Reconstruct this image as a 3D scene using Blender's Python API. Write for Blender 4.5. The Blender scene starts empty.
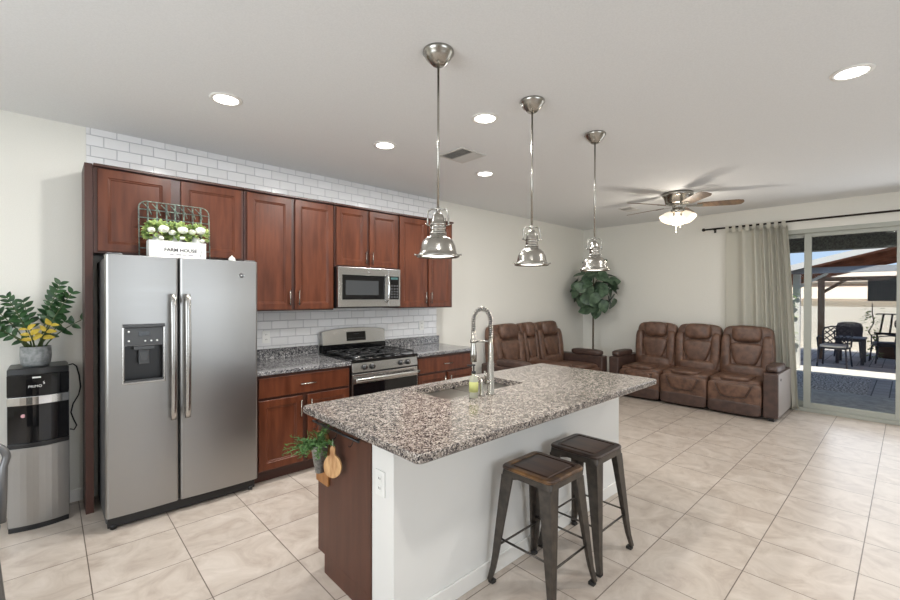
import bpy, math, random
from mathutils import Vector, Matrix
random.seed(7)
C = bpy.context.scene.collection
S = bpy.context.scene
PI = math.pi
# ------------------------------------------------------------------ camera
YAW, PITCH, ROLL, FPX = 0.818737, -0.0076193, 0.0020354, 429.79
CAMH = 1.5
fw = Vector((math.cos(YAW)*math.cos(PITCH), math.sin(YAW)*math.cos(PITCH), math.sin(PITCH)))
r0 = Vector((math.sin(YAW), -math.cos(YAW), 0)); u0 = r0.cross(fw)
rt = r0*math.cos(ROLL)+u0*math.sin(ROLL); up = -r0*math.sin(ROLL)+u0*math.cos(ROLL)
cd = bpy.data.cameras.new('camera'); cam = bpy.data.objects.new('camera', cd); C.objects.link(cam)
cd.sensor_width = 36; cd.lens = FPX*36/900; cd.clip_start = .05; cd.clip_end = 300
cam.matrix_world = Matrix(((rt.x, up.x, -fw.x, 0), (rt.y, up.y, -fw.y, 0), (rt.z, up.z, -fw.z, CAMH), (0, 0, 0, 1)))
S.camera = cam
# ------------------------------------------------------------------ exposure, world, sun, fill lamps
S.view_settings.view_transform = 'Standard'; S.view_settings.look = 'None'
S.view_settings.gamma = 1; S.view_settings.use_curve_mapping = False
S.view_settings.exposure = 0.1
SUN, SKY, FILLP, CANP, PENP, FANP = 7.0, 1.0, 50.0, 19.0, 2.5, 14.0
w = bpy.data.worlds.new('world'); S.world = w; w.use_nodes = True
nt = w.node_tree; bg = nt.nodes['Background']
tc = nt.nodes.new('ShaderNodeTexCoord'); sx = nt.nodes.new('ShaderNodeSeparateXYZ'); cr = nt.nodes.new('ShaderNodeValToRGB')
nt.links.new(tc.outputs['Generated'], sx.inputs[0]); nt.links.new(sx.outputs['Z'], cr.inputs[0]); nt.links.new(cr.outputs[0], bg.inputs[0])
cr.color_ramp.elements[0].color = (.62, .78, 1, 1); cr.color_ramp.elements[1].color = (.22, .42, .85, 1); cr.color_ramp.elements[1].position = .6
bg.inputs[1].default_value = SKY
def light(name, typ, loc, energy, col=(1, 1, 1), direction=None, **kw):
    d = bpy.data.lights.new(name, typ); o = bpy.data.objects.new(name, d); C.objects.link(o)
    d.energy = energy; d.color = col; o.location = loc
    for k, v in kw.items(): setattr(d, k, v)
    if direction is not None: o.rotation_euler = Vector(direction).to_track_quat('-Z', 'Y').to_euler()
    return o
light('sun', 'SUN', (8, 0, 20), SUN, (1, .96, .9), (.42, .12, -1), angle=.009)
# fill lamps added at the unseen windows behind the camera and inside the door
light('fill_light', 'AREA', (-2.40, 1.2, 1.5), FILLP*1.5, (.93, .97, 1), (1, .25, .03), shape='RECTANGLE', size=2.6, size_y=1.7)
light('fill_light', 'AREA', (1.6, -3.38, 1.5), FILLP*1.0, (.93, .97, 1), (.15, 1, .03), shape='RECTANGLE', size=3.2, size_y=1.7)
light('door_fill_light', 'AREA', (7.10, .0, 1.2), FILLP*.4, (.92, .96, 1), (-1, 0, -.1), shape='RECTANGLE', size=1.4, size_y=2.0)

# ------------------------------------------------------------------ helpers
def lin(c):
    return tuple((x/12.92 if x <= .04045 else ((x+.055)/1.055)**2.4) for x in c)
def rgb(r, g, b): return lin((r/255, g/255, b/255))+(1,)
def mat(name, col, rough=.5, metal=0, **kw):
    m = bpy.data.materials.new(name); m.use_nodes = True
    b = m.node_tree.nodes['Principled BSDF']
    b.inputs['Base Color'].default_value = col; b.inputs['Roughness'].default_value = rough; b.inputs['Metallic'].default_value = metal
    for k, v in kw.items():
        b.inputs[k.replace('_', ' ')].default_value = v
    return m
def N(m, t, **kw):
    n = m.node_tree.nodes.new(t)
    for k, v in kw.items():
        if k in n.inputs: n.inputs[k].default_value = v
        else: setattr(n, k, v)
    return n
def L(m, a, b): m.node_tree.links.new(a, b)
def noisy(m, c1, c2, scale=(3, 3, 3), nscale=3, detail=6, lo=.35, hi=.65, bump=0, rough=None):
    b = m.node_tree.nodes['Principled BSDF']
    t = N(m, 'ShaderNodeTexCoord'); mp = N(m, 'ShaderNodeMapping'); mp.inputs['Scale'].default_value = scale
    n = N(m, 'ShaderNodeTexNoise'); n.inputs['Scale'].default_value = nscale; n.inputs['Detail'].default_value = detail
    r = N(m, 'ShaderNodeValToRGB'); r.color_ramp.elements[0].color = c1; r.color_ramp.elements[1].color = c2
    r.color_ramp.elements[0].position = lo; r.color_ramp.elements[1].position = hi
    L(m, t.outputs['Object'], mp.inputs[0]); L(m, mp.outputs[0], n.inputs['Vector']); L(m, n.outputs['Fac'], r.inputs[0]); L(m, r.outputs[0], b.inputs['Base Color'])
    if bump:
        bp = N(m, 'ShaderNodeBump'); bp.inputs['Strength'].default_value = bump; bp.inputs['Distance'].default_value = .01
        L(m, n.outputs['Fac'], bp.inputs['Height']); L(m, bp.outputs[0], b.inputs['Normal'])
    if rough:
        mr = N(m, 'ShaderNodeMapRange'); mr.inputs['To Min'].default_value = rough[0]; mr.inputs['To Max'].default_value = rough[1]
        L(m, n.outputs['Fac'], mr.inputs[0]); L(m, mr.outputs[0], b.inputs['Roughness'])
    return m
def emit(name, col, s):
    m = mat(name, col); b = m.node_tree.nodes['Principled BSDF']
    b.inputs['Emission Color'].default_value = col; b.inputs['Emission Strength'].default_value = s
    return m
class MB:
    def __init__(s): s.v = []; s.f = []; s.sm = []
    def add(s, vs, fs, smooth=False):
        n = len(s.v); s.v += [tuple(v) for v in vs]; s.f += [tuple(i+n for i in f) for f in fs]; s.sm += [smooth]*len(fs); return s
    def box(s, x0, x1, y0, y1, z0, z1):
        return s.add([(x0,y0,z0),(x1,y0,z0),(x1,y1,z0),(x0,y1,z0),(x0,y0,z1),(x1,y0,z1),(x1,y1,z1),(x0,y1,z1)],
                     [(3,2,1,0),(4,5,6,7),(0,1,5,4),(1,2,6,5),(2,3,7,6),(3,0,4,7)])
    def obox(s, c, sx, sy, sz, M):
        h = [(a*sx/2, b*sy/2, d*sz/2) for d in (-1, 1) for a, b in ((-1,-1),(1,-1),(1,1),(-1,1))]
        return s.add([Vector(c)+M@Vector(p) for p in h], [(3,2,1,0),(4,5,6,7),(0,1,5,4),(1,2,6,5),(2,3,7,6),(3,0,4,7)])
    def tube(s, pts, r, n=10, cap=True, closed=False):
        pts = [Vector(p) for p in pts]; R = r if isinstance(r, (list, tuple)) else [r]*len(pts)
        m = len(pts); vs = []; prev = None
        for i, p in enumerate(pts):
            if closed: t = (pts[(i+1) % m]-pts[i-1])
            else: t = pts[min(i+1, m-1)]-pts[max(i-1, 0)]
            t.normalize()
            if prev is None:
                a = Vector((0, 0, 1)) if abs(t.z) < .9 else Vector((1, 0, 0)); x = t.cross(a).normalized()
            else:
                x = prev-t*prev.dot(t); x.normalize()
            prev = x; y = t.cross(x)
            vs += [p+(x*math.cos(2*PI*k/n)+y*math.sin(2*PI*k/n))*R[i] for k in range(n)]
        fs = []
        for i in range(m if closed else m-1):
            j = (i+1) % m
            for k in range(n): fs.append((i*n+k, i*n+(k+1) % n, j*n+(k+1) % n, j*n+k))
        s.add(vs, fs, True)
        if cap and not closed:
            b = len(s.v)-m*n
            s.f.append(tuple(b+k for k in range(n))[::-1]); s.f.append(tuple(b+(m-1)*n+k for k in range(n))); s.sm += [False, False]
        return s
    def lathe(s, c, prof, n=32, axis='z', closed=False):
        vs = []; m = len(prof)
        for r, z in prof:
            for k in range(n):
                a = 2*PI*k/n; x, y = r*math.cos(a), r*math.sin(a)
                if axis == 'z': q = (x, y, z)
                elif axis == 'y': q = (x, z, -y)
                else: q = (z, x, y)
                vs.append((c[0]+q[0], c[1]+q[1], c[2]+q[2]))
        fs = []
        for i in range(m if closed else m-1):
            j = (i+1) % m
            for k in range(n): fs.append((i*n+k, i*n+(k+1) % n, j*n+(k+1) % n, j*n+k))
        s.add(vs, fs, True); b = len(s.v)-m*n
        if not closed:
            s.f.append(tuple(b+k for k in range(n))[::-1]); s.f.append(tuple(b+(m-1)*n+k for k in range(n))); s.sm += [False, False]
        return s
    def prism(s, poly, z0, z1, plane='xy'):
        m = len(poly)
        def q(a, b, z): return (a, b, z) if plane == 'xy' else ((a, z, b) if plane == 'xz' else (z, a, b))
        vs = [q(a, b, z0) for a, b in poly]+[q(a, b, z1) for a, b in poly]
        fs = [tuple(range(m))[::-1], tuple(range(m, 2*m))]+[(i, (i+1) % m, m+(i+1) % m, m+i) for i in range(m)]
        return s.add(vs, fs)
    def loft(s, rings, smooth=True, cap=True):
        n = len(rings[0]); vs = [p for r in rings for p in r]
        fs = [(i*n+k, i*n+(k+1) % n, (i+1)*n+(k+1) % n, (i+1)*n+k) for i in range(len(rings)-1) for k in range(n)]
        s.add(vs, fs, smooth)
        if cap:
            b = len(s.v)-len(vs); s.f.append(tuple(b+k for k in range(n))[::-1]); s.f.append(tuple(b+len(vs)-n+k for k in range(n))); s.sm += [False]*2
        return s
    def cushion(s, c, sx, sy, sz, e=.35, nu=28, nv=16, fn=None, M=None):
        # soft superellipsoid block; fn deforms unit coordinates
        def p(a, k): return math.copysign(abs(a)**k, a)
        vs = []
        for i in range(nv+1):
            th = -PI/2+PI*i/nv
            for j in range(nu):
                ph = 2*PI*j/nu
                x = p(math.cos(th), e)*p(math.cos(ph), e); y = p(math.cos(th), e)*p(math.sin(ph), e); z = p(math.sin(th), e)
                if fn: x, y, z = fn(x, y, z)
                v = Vector((x*sx/2, y*sy/2, z*sz/2))
                if M: v = M@v
                vs.append(v+Vector(c))
        fs = [(i*nu+j, i*nu+(j+1) % nu, (i+1)*nu+(j+1) % nu, (i+1)*nu+j) for i in range(nv) for j in range(nu)]
        return s.add(vs, fs, True)
    def build(s, name, m, parent=None, bevel=0, world=False, seg=2, M=None):
        vs = s.v
        if world and parent:
            q = parent
            o = Vector((0, 0, 0))
            while q: o = o+q.location; q = q.parent
            vs = [(a-o.x, b-o.y, c-o.z) for a, b, c in vs]
        me = bpy.data.meshes.new(name); me.from_pydata([tuple(v) for v in vs], [], s.f); me.validate(clean_customdata=False)
        if len(me.polygons) == len(s.sm): me.polygons.foreach_set('use_smooth', s.sm)
        me.materials.append(m); me.update()
        ob = bpy.data.objects.new(name, me); C.objects.link(ob)
        if parent: ob.parent = parent
        if bevel:
            b = ob.modifiers.new('bevel', 'BEVEL'); b.width = bevel; b.segments = seg; b.limit_method = 'ANGLE'; b.angle_limit = .6
            b.harden_normals = False
        return ob
def part(name, m, parent, fn, bevel=0):
    b = MB(); fn(b); return b.build(name, m, parent, bevel, True)
def wbox(name, m, parent, x0, x1, y0, y1, z0, z1, bevel=.002):
    return MB().box(x0, x1, y0, y1, z0, z1).build(name, m, parent, bevel, True)
def thing(name, label, cat, loc=(0, 0, 0), rz=0, group=None):
    o = bpy.data.objects.new(name, None); C.objects.link(o); o.empty_display_size = .1
    o.location = loc; o.rotation_euler = (0, 0, rz); o['label'] = label; o['category'] = cat
    if group: o['group'] = group
    return o
def tag(o, label, cat, group=None, kind=None):
    o['label'] = label; o['category'] = cat
    if group: o['group'] = group
    if kind: o['kind'] = kind
    return o
def struct(name, o, label=None):
    o.name = name; o['kind'] = 'structure'
    if label: o['label'] = label
    return o
def dup(root, loc, label, rz=None, group=None):
    r = root.copy(); C.objects.link(r); r.location = loc; r['label'] = label
    if rz is not None: r.rotation_euler = (0, 0, rz)
    if group: r['group'] = group
    def rec(a, b):
        for ch in list(a.children):
            c = ch.copy(); C.objects.link(c); c.parent = b; rec(ch, c)
    rec(root, r)
    return r
def text(name, s, size, loc, rot, m, parent=None, extrude=.0008, bold=0):
    cu = bpy.data.curves.new(name, 'FONT'); cu.body = s; cu.size = size; cu.extrude = extrude; cu.align_x = 'CENTER'; cu.align_y = 'CENTER'; cu.offset = bold
    t = bpy.data.objects.new(name+'_tmp', cu); C.objects.link(t)
    bpy.context.view_layer.update()
    me = bpy.data.meshes.new_from_object(t.evaluated_get(bpy.context.evaluated_depsgraph_get()))
    C.objects.unlink(t); bpy.data.objects.remove(t)
    R = Matrix.Rotation(rot[2], 4, 'Z')@Matrix.Rotation(rot[0], 4, 'X')
    o0 = Vector((0, 0, 0)); q = parent
    while q: o0 = o0+q.location; q = q.parent
    me.transform(Matrix.Translation(Vector(loc)-o0)@R)
    me.materials.clear(); me.materials.append(m)
    ob = bpy.data.objects.new(name, me); C.objects.link(ob)
    if parent: ob.parent = parent
    return ob

# ------------------------------------------------------------------ materials
wall_m = noisy(mat('wall_paint', rgb(222, 218, 208), .85), rgb(223, 221, 213), rgb(227, 225, 217), nscale=60, bump=.06)
ceil_m = noisy(mat('ceiling_paint', rgb(225, 223, 218), .9), rgb(224, 225, 225), rgb(229, 230, 230), nscale=40, bump=.06)
trim_m = mat('white_trim_paint', rgb(232, 230, 225), .45)
# floor tiles
SX, X0, Y0 = .43642, 2.34049, 1.05184
floor_m = mat('floor_tile', rgb(200, 188, 172), .3)
def mk_floor():
    m = floor_m; b = m.node_tree.nodes['Principled BSDF']
    t = N(m, 'ShaderNodeTexCoord'); mp = N(m, 'ShaderNodeMapping'); mp.inputs['Location'].default_value = (-(X0 % SX), -(Y0 % SX), 0)
    br = N(m, 'ShaderNodeTexBrick'); br.offset = 0; br.squash = 1
    for k, v in (('Scale', 1), ('Mortar Size', .0028), ('Mortar Smooth', .15), ('Brick Width', SX), ('Row Height', SX), ('Bias', 0)): br.inputs[k].default_value = v
    br.inputs['Color1'].default_value = (.0, .0, .0, 1); br.inputs['Color2'].default_value = (1, 1, 1, 1); br.inputs['Mortar'].default_value = (.5, .5, .5, 1)
    L(m, t.outputs['Object'], mp.inputs[0]); L(m, mp.outputs[0], br.inputs['Vector'])
    # per tile random offset for the marbling
    sc = N(m, 'ShaderNodeVectorMath', operation='SCALE'); sc.inputs['Scale'].default_value = 7.3
    L(m, br.outputs['Color'], sc.inputs[0])
    ad = N(m, 'ShaderNodeVectorMath', operation='ADD'); L(m, t.outputs['Object'], ad.inputs[0]); L(m, sc.outputs[0], ad.inputs[1])
    n1 = N(m, 'ShaderNodeTexNoise'); n1.inputs['Scale'].default_value = 5; n1.inputs['Detail'].default_value = 9; n1.inputs['Roughness'].default_value = .62; n1.inputs['Distortion'].default_value = 1.1
    L(m, ad.outputs[0], n1.inputs['Vector'])
    r = N(m, 'ShaderNodeValToRGB'); e = r.color_ramp.elements
    e[0].position = .32; e[0].color = rgb(170, 156, 144); e[1].position = .68; e[1].color = rgb(200, 189, 178)
    e2 = r.color_ramp.elements.new(.5); e2.color = rgb(188, 176, 164)
    L(m, n1.outputs['Fac'], r.inputs[0])
    mx = N(m, 'ShaderNodeMix', data_type='RGBA'); mx.inputs['B'].default_value = rgb(112, 100, 90)
    L(m, br.outputs['Fac'], mx.inputs['Factor']); L(m, r.outputs[0], mx.inputs['A']); L(m, mx.outputs['Result'], b.inputs['Base Color'])
    bp = N(m, 'ShaderNodeBump'); bp.invert = True; bp.inputs['Strength'].default_value = .5; bp.inputs['Distance'].default_value = .003
    L(m, br.outputs['Fac'], bp.inputs['Height']); L(m, bp.outputs[0], b.inputs['Normal'])
    mr = N(m, 'ShaderNodeMapRange'); mr.inputs['To Min'].default_value = .24; mr.inputs['To Max'].default_value = .42
    L(m, n1.outputs['Fac'], mr.inputs[0]); L(m, mr.outputs[0], b.inputs['Roughness'])
mk_floor()
# white subway tile on the X-Z plane
tile_m = mat('white_subway_tile', rgb(228, 228, 228), .12)
def mk_tile():
    m = tile_m; b = m.node_tree.nodes['Principled BSDF']
    t = N(m, 'ShaderNodeTexCoord'); s = N(m, 'ShaderNodeSeparateXYZ'); c = N(m, 'ShaderNodeCombineXYZ')
    L(m, t.outputs['Object'], s.inputs[0]); L(m, s.outputs['X'], c.inputs['X']); L(m, s.outputs['Z'], c.inputs['Y'])
    br = N(m, 'ShaderNodeTexBrick'); br.offset = .5
    for k, v in (('Scale', 1), ('Mortar Size', .0035), ('Mortar Smooth', .6), ('Brick Width', .1555), ('Row Height', .0792)): br.inputs[k].default_value = v
    br.inputs['Color1'].default_value = rgb(226, 226, 226); br.inputs['Color2'].default_value = rgb(233, 233, 234); br.inputs['Mortar'].default_value = rgb(198, 198, 202)
    L(m, c.outputs[0], br.inputs['Vector']); L(m, br.outputs['Color'], b.inputs['Base Color'])
    bp = N(m, 'ShaderNodeBump'); bp.invert = True; bp.inputs['Strength'].default_value = .9; bp.inputs['Distance'].default_value = .005
    L(m, br.outputs['Fac'], bp.inputs['Height']); L(m, bp.outputs[0], b.inputs['Normal'])
mk_tile()
granite_m = mat('speckled_granite', rgb(150, 140, 130), .13)
def mk_granite(m, cols):
    b = m.node_tree.nodes['Principled BSDF']
    t = N(m, 'ShaderNodeTexCoord')
    v = N(m, 'ShaderNodeTexVoronoi'); v.inputs['Scale'].default_value = 170
    n = N(m, 'ShaderNodeTexNoise'); n.inputs['Scale'].default_value = 55; n.inputs['Detail'].default_value = 4
    L(m, t.outputs['Object'], n.inputs['Vector'])
    ad = N(m, 'ShaderNodeMix', data_type='RGBA'); ad.blend_type = 'LINEAR_LIGHT'; ad.inputs['Factor'].default_value = .004
    L(m, t.outputs['Object'], ad.inputs['A']); L(m, n.outputs['Color'], ad.inputs['B']); L(m, ad.outputs['Result'], v.inputs['Vector'])
    s = N(m, 'ShaderNodeSeparateColor'); L(m, v.outputs['Color'], s.inputs[0])
    mx = N(m, 'ShaderNodeMath', operation='ADD'); n2 = N(m, 'ShaderNodeTexNoise'); n2.inputs['Scale'].default_value = 28; n2.inputs['Detail'].default_value = 5
    L(m, t.outputs['Object'], n2.inputs['Vector'])
    m2 = N(m, 'ShaderNodeMath', operation='MULTIPLY_ADD'); m2.inputs[1].default_value = 1.1; m2.inputs[2].default_value = -.55
    L(m, n2.outputs['Fac'], m2.inputs[0]); L(m, s.outputs[0], mx.inputs[0]); L(m, m2.outputs[0], mx.inputs[1])
    r = N(m, 'ShaderNodeValToRGB'); r.color_ramp.interpolation = 'CONSTANT'
    e = r.color_ramp.elements; e[0].position = 0; e[0].color = cols[0]; e[1].position = cols[1][0]; e[1].color = cols[1][1]
    for p_, c_ in cols[2:]:
        q = e.new(p_); q.color = c_
    L(m, mx.outputs[0], r.inputs[0]); L(m, r.outputs[0], b.inputs['Base Color'])
mk_granite(granite_m, [rgb(46, 44, 46), (.16, rgb(86, 80, 79)), (.36, rgb(118, 110, 104)), (.6, rgb(144, 135, 126)), (.84, rgb(176, 168, 160))])
granite_dark = mat('grey_speckled_granite', rgb(120, 120, 122), .1)
mk_granite(granite_dark, [rgb(45, 46, 50), (.22, rgb(84, 84, 88)), (.5, rgb(122, 120, 120)), (.74, rgb(154, 152, 150)), (.9, rgb(182, 180, 178))])
wood_m = noisy(mat('cherry_cabinet_wood', rgb(110, 52, 32), .32, Specular_IOR_Level=.32), rgb(76, 38, 22), rgb(100, 54, 34), scale=(6, 6, .8), nscale=3, detail=8, rough=(.28, .4))
wood_in = mat('dark_cabinet_frame_wood', rgb(66, 36, 27), .4)
panel_m = noisy(mat('brown_cabinet_panel', rgb(100, 58, 44), .4, Specular_IOR_Level=.3), rgb(78, 50, 40), rgb(90, 58, 46), scale=(6, 6, .8), nscale=3)
def mk_steel(name, col, rough, sc):
    m = mat(name, col, rough, 1); b = m.node_tree.nodes['Principled BSDF']
    t = N(m, 'ShaderNodeTexCoord'); mp = N(m, 'ShaderNodeMapping'); mp.inputs['Scale'].default_value = sc
    n = N(m, 'ShaderNodeTexNoise'); n.inputs['Scale'].default_value = 4; n.inputs['Detail'].default_value = 4
    mr = N(m, 'ShaderNodeMapRange'); mr.inputs['To Min'].default_value = rough*.8; mr.inputs['To Max'].default_value = rough*1.25
    L(m, t.outputs['Object'], mp.inputs[0]); L(m, mp.outputs[0], n.inputs['Vector']); L(m, n.outputs['Fac'], mr.inputs[0]); L(m, mr.outputs[0], b.inputs['Roughness'])
    b.inputs['Anisotropic'].default_value = .4
    return m
steel_m = mk_steel('brushed_stainless_steel', rgb(162, 161, 159), .34, (1, 1, 60))
steel_s = mk_steel('satin_steel', rgb(180, 178, 175), .24, (1, 1, 30))
nickel_m = mat('brushed_nickel', rgb(170, 167, 160), .24, 1)
chrome_m = mat('polished_chrome', rgb(225, 225, 225), .08, 1)
fridge_side = mat('grey_fridge_side', rgb(95, 95, 96), .5, .3)
black_m = mat('black_plastic', rgb(22, 22, 23), .35)
gloss_black = mat('glossy_black', rgb(12, 12, 14), .06)
iron_m = mat('cast_iron', rgb(28, 28, 29), .55)
dark_metal = mat('dark_bronze_metal', rgb(45, 38, 34), .4, .7)
white_plastic = mat('white_plastic', rgb(232, 232, 228), .4)
leather = noisy(mat('brown_leather', rgb(88, 62, 50), .42), rgb(80, 57, 46), rgb(112, 82, 65), nscale=5, detail=8, bump=.25, rough=(.34, .5))
leather_d = noisy(mat('dark_brown_leather', rgb(70, 52, 46), .45), rgb(64, 48, 43), rgb(80, 60, 52), nscale=5, detail=8, bump=.2)
leather_side = mat('pale_brown_leather', rgb(150, 142, 138), .4)  # paler leather for the outer side of the sofa's right arm
glow = emit('lamp_glow', (1, .97, .92, 1), 9)
shade_glow = emit('frosted_glass_glow', (1, .90, .74, 1), .55)
def glass_mat(name, tint, f=1.0):
    m = bpy.data.materials.new(name); m.use_nodes = True; t = m.node_tree; t.nodes.clear()
    o = t.nodes.new('ShaderNodeOutputMaterial'); mx = t.nodes.new('ShaderNodeMixShader'); tr = t.nodes.new('ShaderNodeBsdfTransparent'); g = t.nodes.new('ShaderNodeBsdfGlossy')
    fr = t.nodes.new('ShaderNodeFresnel'); fr.inputs[0].default_value = 1.12; tr.inputs[0].default_value = tint; g.inputs['Roughness'].default_value = .02
    t.links.new(fr.outputs[0], mx.inputs[0]); t.links.new(tr.outputs[0], mx.inputs[1]); t.links.new(g.outputs[0], mx.inputs[2]); t.links.new(mx.outputs[0], o.inputs[0])
    return m
glass_m = glass_mat('clear_glass', (.93, .95, .95, 1))

# ------------------------------------------------------------------ room shell
H, YK, XB, XF, YR = 2.744, 4.156, 7.286, -2.5, -3.5
T = .15
struct('floor', MB().box(XF-T, XB+.10, YR-T, YK+T, -.1, 0).build('floor', floor_m), 'beige square ceramic tile floor')
struct('ceiling', MB().box(XF-T, XB+T, YR-T, YK+T, H, H+.12).build('ceiling', ceil_m))
struct('wall_left', MB().box(XF, XB, YK, YK+T, 0, H).build('wall_left', wall_m), 'off-white wall behind the cabinets and fridge')
DY0, DY1, DZ = -.80, 1.76, 2.40
b = MB(); b.box(XB, XB+T, DY1, YK+T, 0, H); b.box(XB, XB+T, YR-T, DY0, 0, H); b.box(XB, XB+T, DY0, DY1, DZ, H)
struct('wall_back', b.build('wall_back', wall_m), 'off-white wall behind the long sofa')
# walls behind the camera, each with an unseen window added to go with its fill lamp
b = MB(); b.box(XF-T, XF, YR-T, -.1, 0, H); b.box(XF-T, XF, 2.5, YK+T, 0, H); b.box(XF-T, XF, -.1, 2.5, 0, .65); b.box(XF-T, XF, -.1, 2.5, 2.35, H)
struct('wall_front', b.build('wall_front', wall_m))
b = MB(); b.box(XF, 0, YR-T, YR, 0, H); b.box(3.2, XB, YR-T, YR, 0, H); b.box(0, 3.2, YR-T, YR, 0, .65); b.box(0, 3.2, YR-T, YR, 2.35, H)
struct('wall_right', b.build('wall_right', wall_m))
def window(name, x0, x1, y0, y1):
    b = MB(); f = .05; ax = x1-x0 < y1-y0
    if ax:
        b.box(x0, x1, y0, y0+f, .65, 2.35); b.box(x0, x1, y1-f, y1, .65, 2.35); b.box(x0, x1, y0+f, y1-f, .65, .65+f); b.box(x0, x1, y0+f, y1-f, 2.35-f, 2.35); b.box(x0, x1, (y0+y1)/2-.02, (y0+y1)/2+.02, .7, 2.3)
    else:
        b.box(x0, x0+f, y0, y1, .65, 2.35); b.box(x1-f, x1, y0, y1, .65, 2.35); b.box(x0+f, x1-f, y0, y1, .65, .65+f); b.box(x0+f, x1-f, y0, y1, 2.35-f, 2.35); b.box((x0+x1)/2-.02, (x0+x1)/2+.02, y0, y1, .7, 2.3)
    o = struct(name, b.build(name, trim_m))
    g = MB()
    if ax: g.box((x0+x1)/2-.003, (x0+x1)/2+.003, y0+f, y1-f, .7, 2.3)
    else: g.box(x0+f, x1-f, (y0+y1)/2-.003, (y0+y1)/2+.003, .7, 2.3)
    g.build('pane', glass_m, o)
window('unseen_window_1', XF-.11, XF-.05, -.1, 2.5); window('unseen_window_2', 0, 3.2, YR-.11, YR-.05)
# baseboards
BH = .09
struct('baseboard_left', MB().box(XF, .184, YK-.014, YK, 0, BH).build('baseboard_left', trim_m, None, .004))
struct('baseboard_left.001', MB().box(3.68, XB, YK-.014, YK, 0, BH).build('baseboard_left', trim_m, None, .004))
struct('baseboard_back', MB().box(XB-.014, XB, DY1+.03, YK-.014, 0, BH).build('baseboard_back', trim_m, None, .004))
struct('baseboard_back.001', MB().box(XB-.014, XB, YR, DY0-.03, 0, BH).build('baseboard_back', trim_m, None, .004))
# tile on the kitchen wall: band above the cabinets and the backsplash below
b = MB(); b.box(.209, 3.64, YK-.012, YK-.0005, 2.412, H-.001); b.box(1.19, 3.64, YK-.012, YK-.0005, .9, 1.372)
tl = b.build('subway_tile', tile_m); tl['kind'] = 'structure'; tl.name = 'trim_1'; tl['label'] = 'white subway tile above and below the wall cabinets'

# ------------------------------------------------------------------ sliding glass door
alu = mat('white_vinyl_frame', rgb(164, 166, 157), .4)
b = MB(); fy0, fy1 = DY0, DY1
b.box(XB-.012, XB+.13, fy1-.05, fy1, 0, DZ); b.box(XB-.012, XB+.13, fy0, fy0+.05, 0, DZ); b.box(XB-.012, XB+.13, fy0+.05, fy1-.05, DZ-.055, DZ); b.box(XB-.012, XB+.13, fy0+.05, fy1-.05, 0, .045)
door = struct('door_1', b.build('door_1', alu, None, .003), 'white framed sliding glass patio door')
def panel(y0, y1, x0, x1, top=2.345, st=.075):
    b = MB(); b.box(x0, x1, y0, y0+st, .045, top); b.box(x0, x1, y1-st, y1, .045, top); b.box(x0, x1, y0+st, y1-st, .045, .12); b.box(x0, x1, y0+st, y1-st, top-.05, top)
    f = b.build('door_panel', alu, door, .003)
    MB().box((x0+x1)/2-.003, (x0+x1)/2+.003, y0+st, y1-st, .12, top-.05).build('pane', glass_m, f)
    return f
panel(.885, 1.71, XB+.07, XB+.11)
p2 = panel(.03, .955, XB+.02, XB+.06)
panel(-.75, .105, XB+.07, XB+.11)
MB().box(XB-.02, XB+.02, .055, .08, .95, 1.2).build('door_handle', alu, p2, .004)

# ------------------------------------------------------------------ cabinets
def shaker(b, x0, x1, z0, z1, y, th=.02, fr=.055):
    # door slab with recessed panel; front looks toward -Y at y
    o = [(x0, z0), (x1, z0), (x1, z1), (x0, z1)]
    def ins(d): return [(x0+d, z0+d), (x1-d, z0+d), (x1-d, z1-d), (x0+d, z1-d)]
    rings = [[(a, y+th, c) for a, c in o], [(a, y+.002, c) for a, c in o], [(a, y, c) for a, c in ins(.003)], [(a, y, c) for a, c in ins(fr)], [(a, y+.005, c) for a, c in ins(fr+.005)], [(a, y+.006, c) for a, c in ins(fr+.012)], [(a, y+.011, c) for a, c in ins(fr+.017)]]
    b.loft(rings, smooth=False)
def vpull(parent, x, z0, z1, y):
    part('handle', nickel_m, parent, lambda b: (b.tube([(x, y-.028, z0), (x, y-.028, z1)], .0055, 10), b.tube([(x, y, z0+.018), (x, y-.028, z0+.018)], .0045, 8), b.tube([(x, y, z1-.018), (x, y-.028, z1-.018)], .0045, 8)))
def hpull(parent, x0, x1, z, y):
    part('handle', nickel_m, parent, lambda b: (b.tube([(x0, y-.028, z), (x1, y-.028, z)], .0055, 10), b.tube([(x0+.018, y, z), (x0+.018, y-.028, z)], .0045, 8), b.tube([(x1-.018, y, z), (x1-.018, y-.028, z)], .0045, 8)))
def door(parent, x0, x1, z0, z1, y, hx=None, hz=None):
    d = part('door', wood_m, parent, lambda b: shaker(b, x0, x1, z0, z1, y-.02))
    if hx: vpull(d, hx, hz[0], hz[1], y-.02)
    return d
UF, UT = 3.846, 2.412     # upper box front, top
WB = YK-.0005
gap = .0015
def upper(label, x0, x1, z0, doors, yb=None):
    t = thing('wall_cabinet', label, 'cabinet', ((x0+x1)/2, (UF+WB)/2, z0), group='upper cabinets on the tiled wall')
    wbox('body', wood_in, t, x0+gap, x1-gap, UF, (WB if z0 > 1.9 else WB)-.013, z0, UT-.018, .001)
    wbox('crown_trim', wood_in, t, x0+gap, x1-gap, UF-.028, WB-.013, UT-.018, UT, .001)
    for (a, c, hx, hz) in doors: door(t, a, c, z0+.012, UT-.03, UF, hx, hz)
    return t
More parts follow.
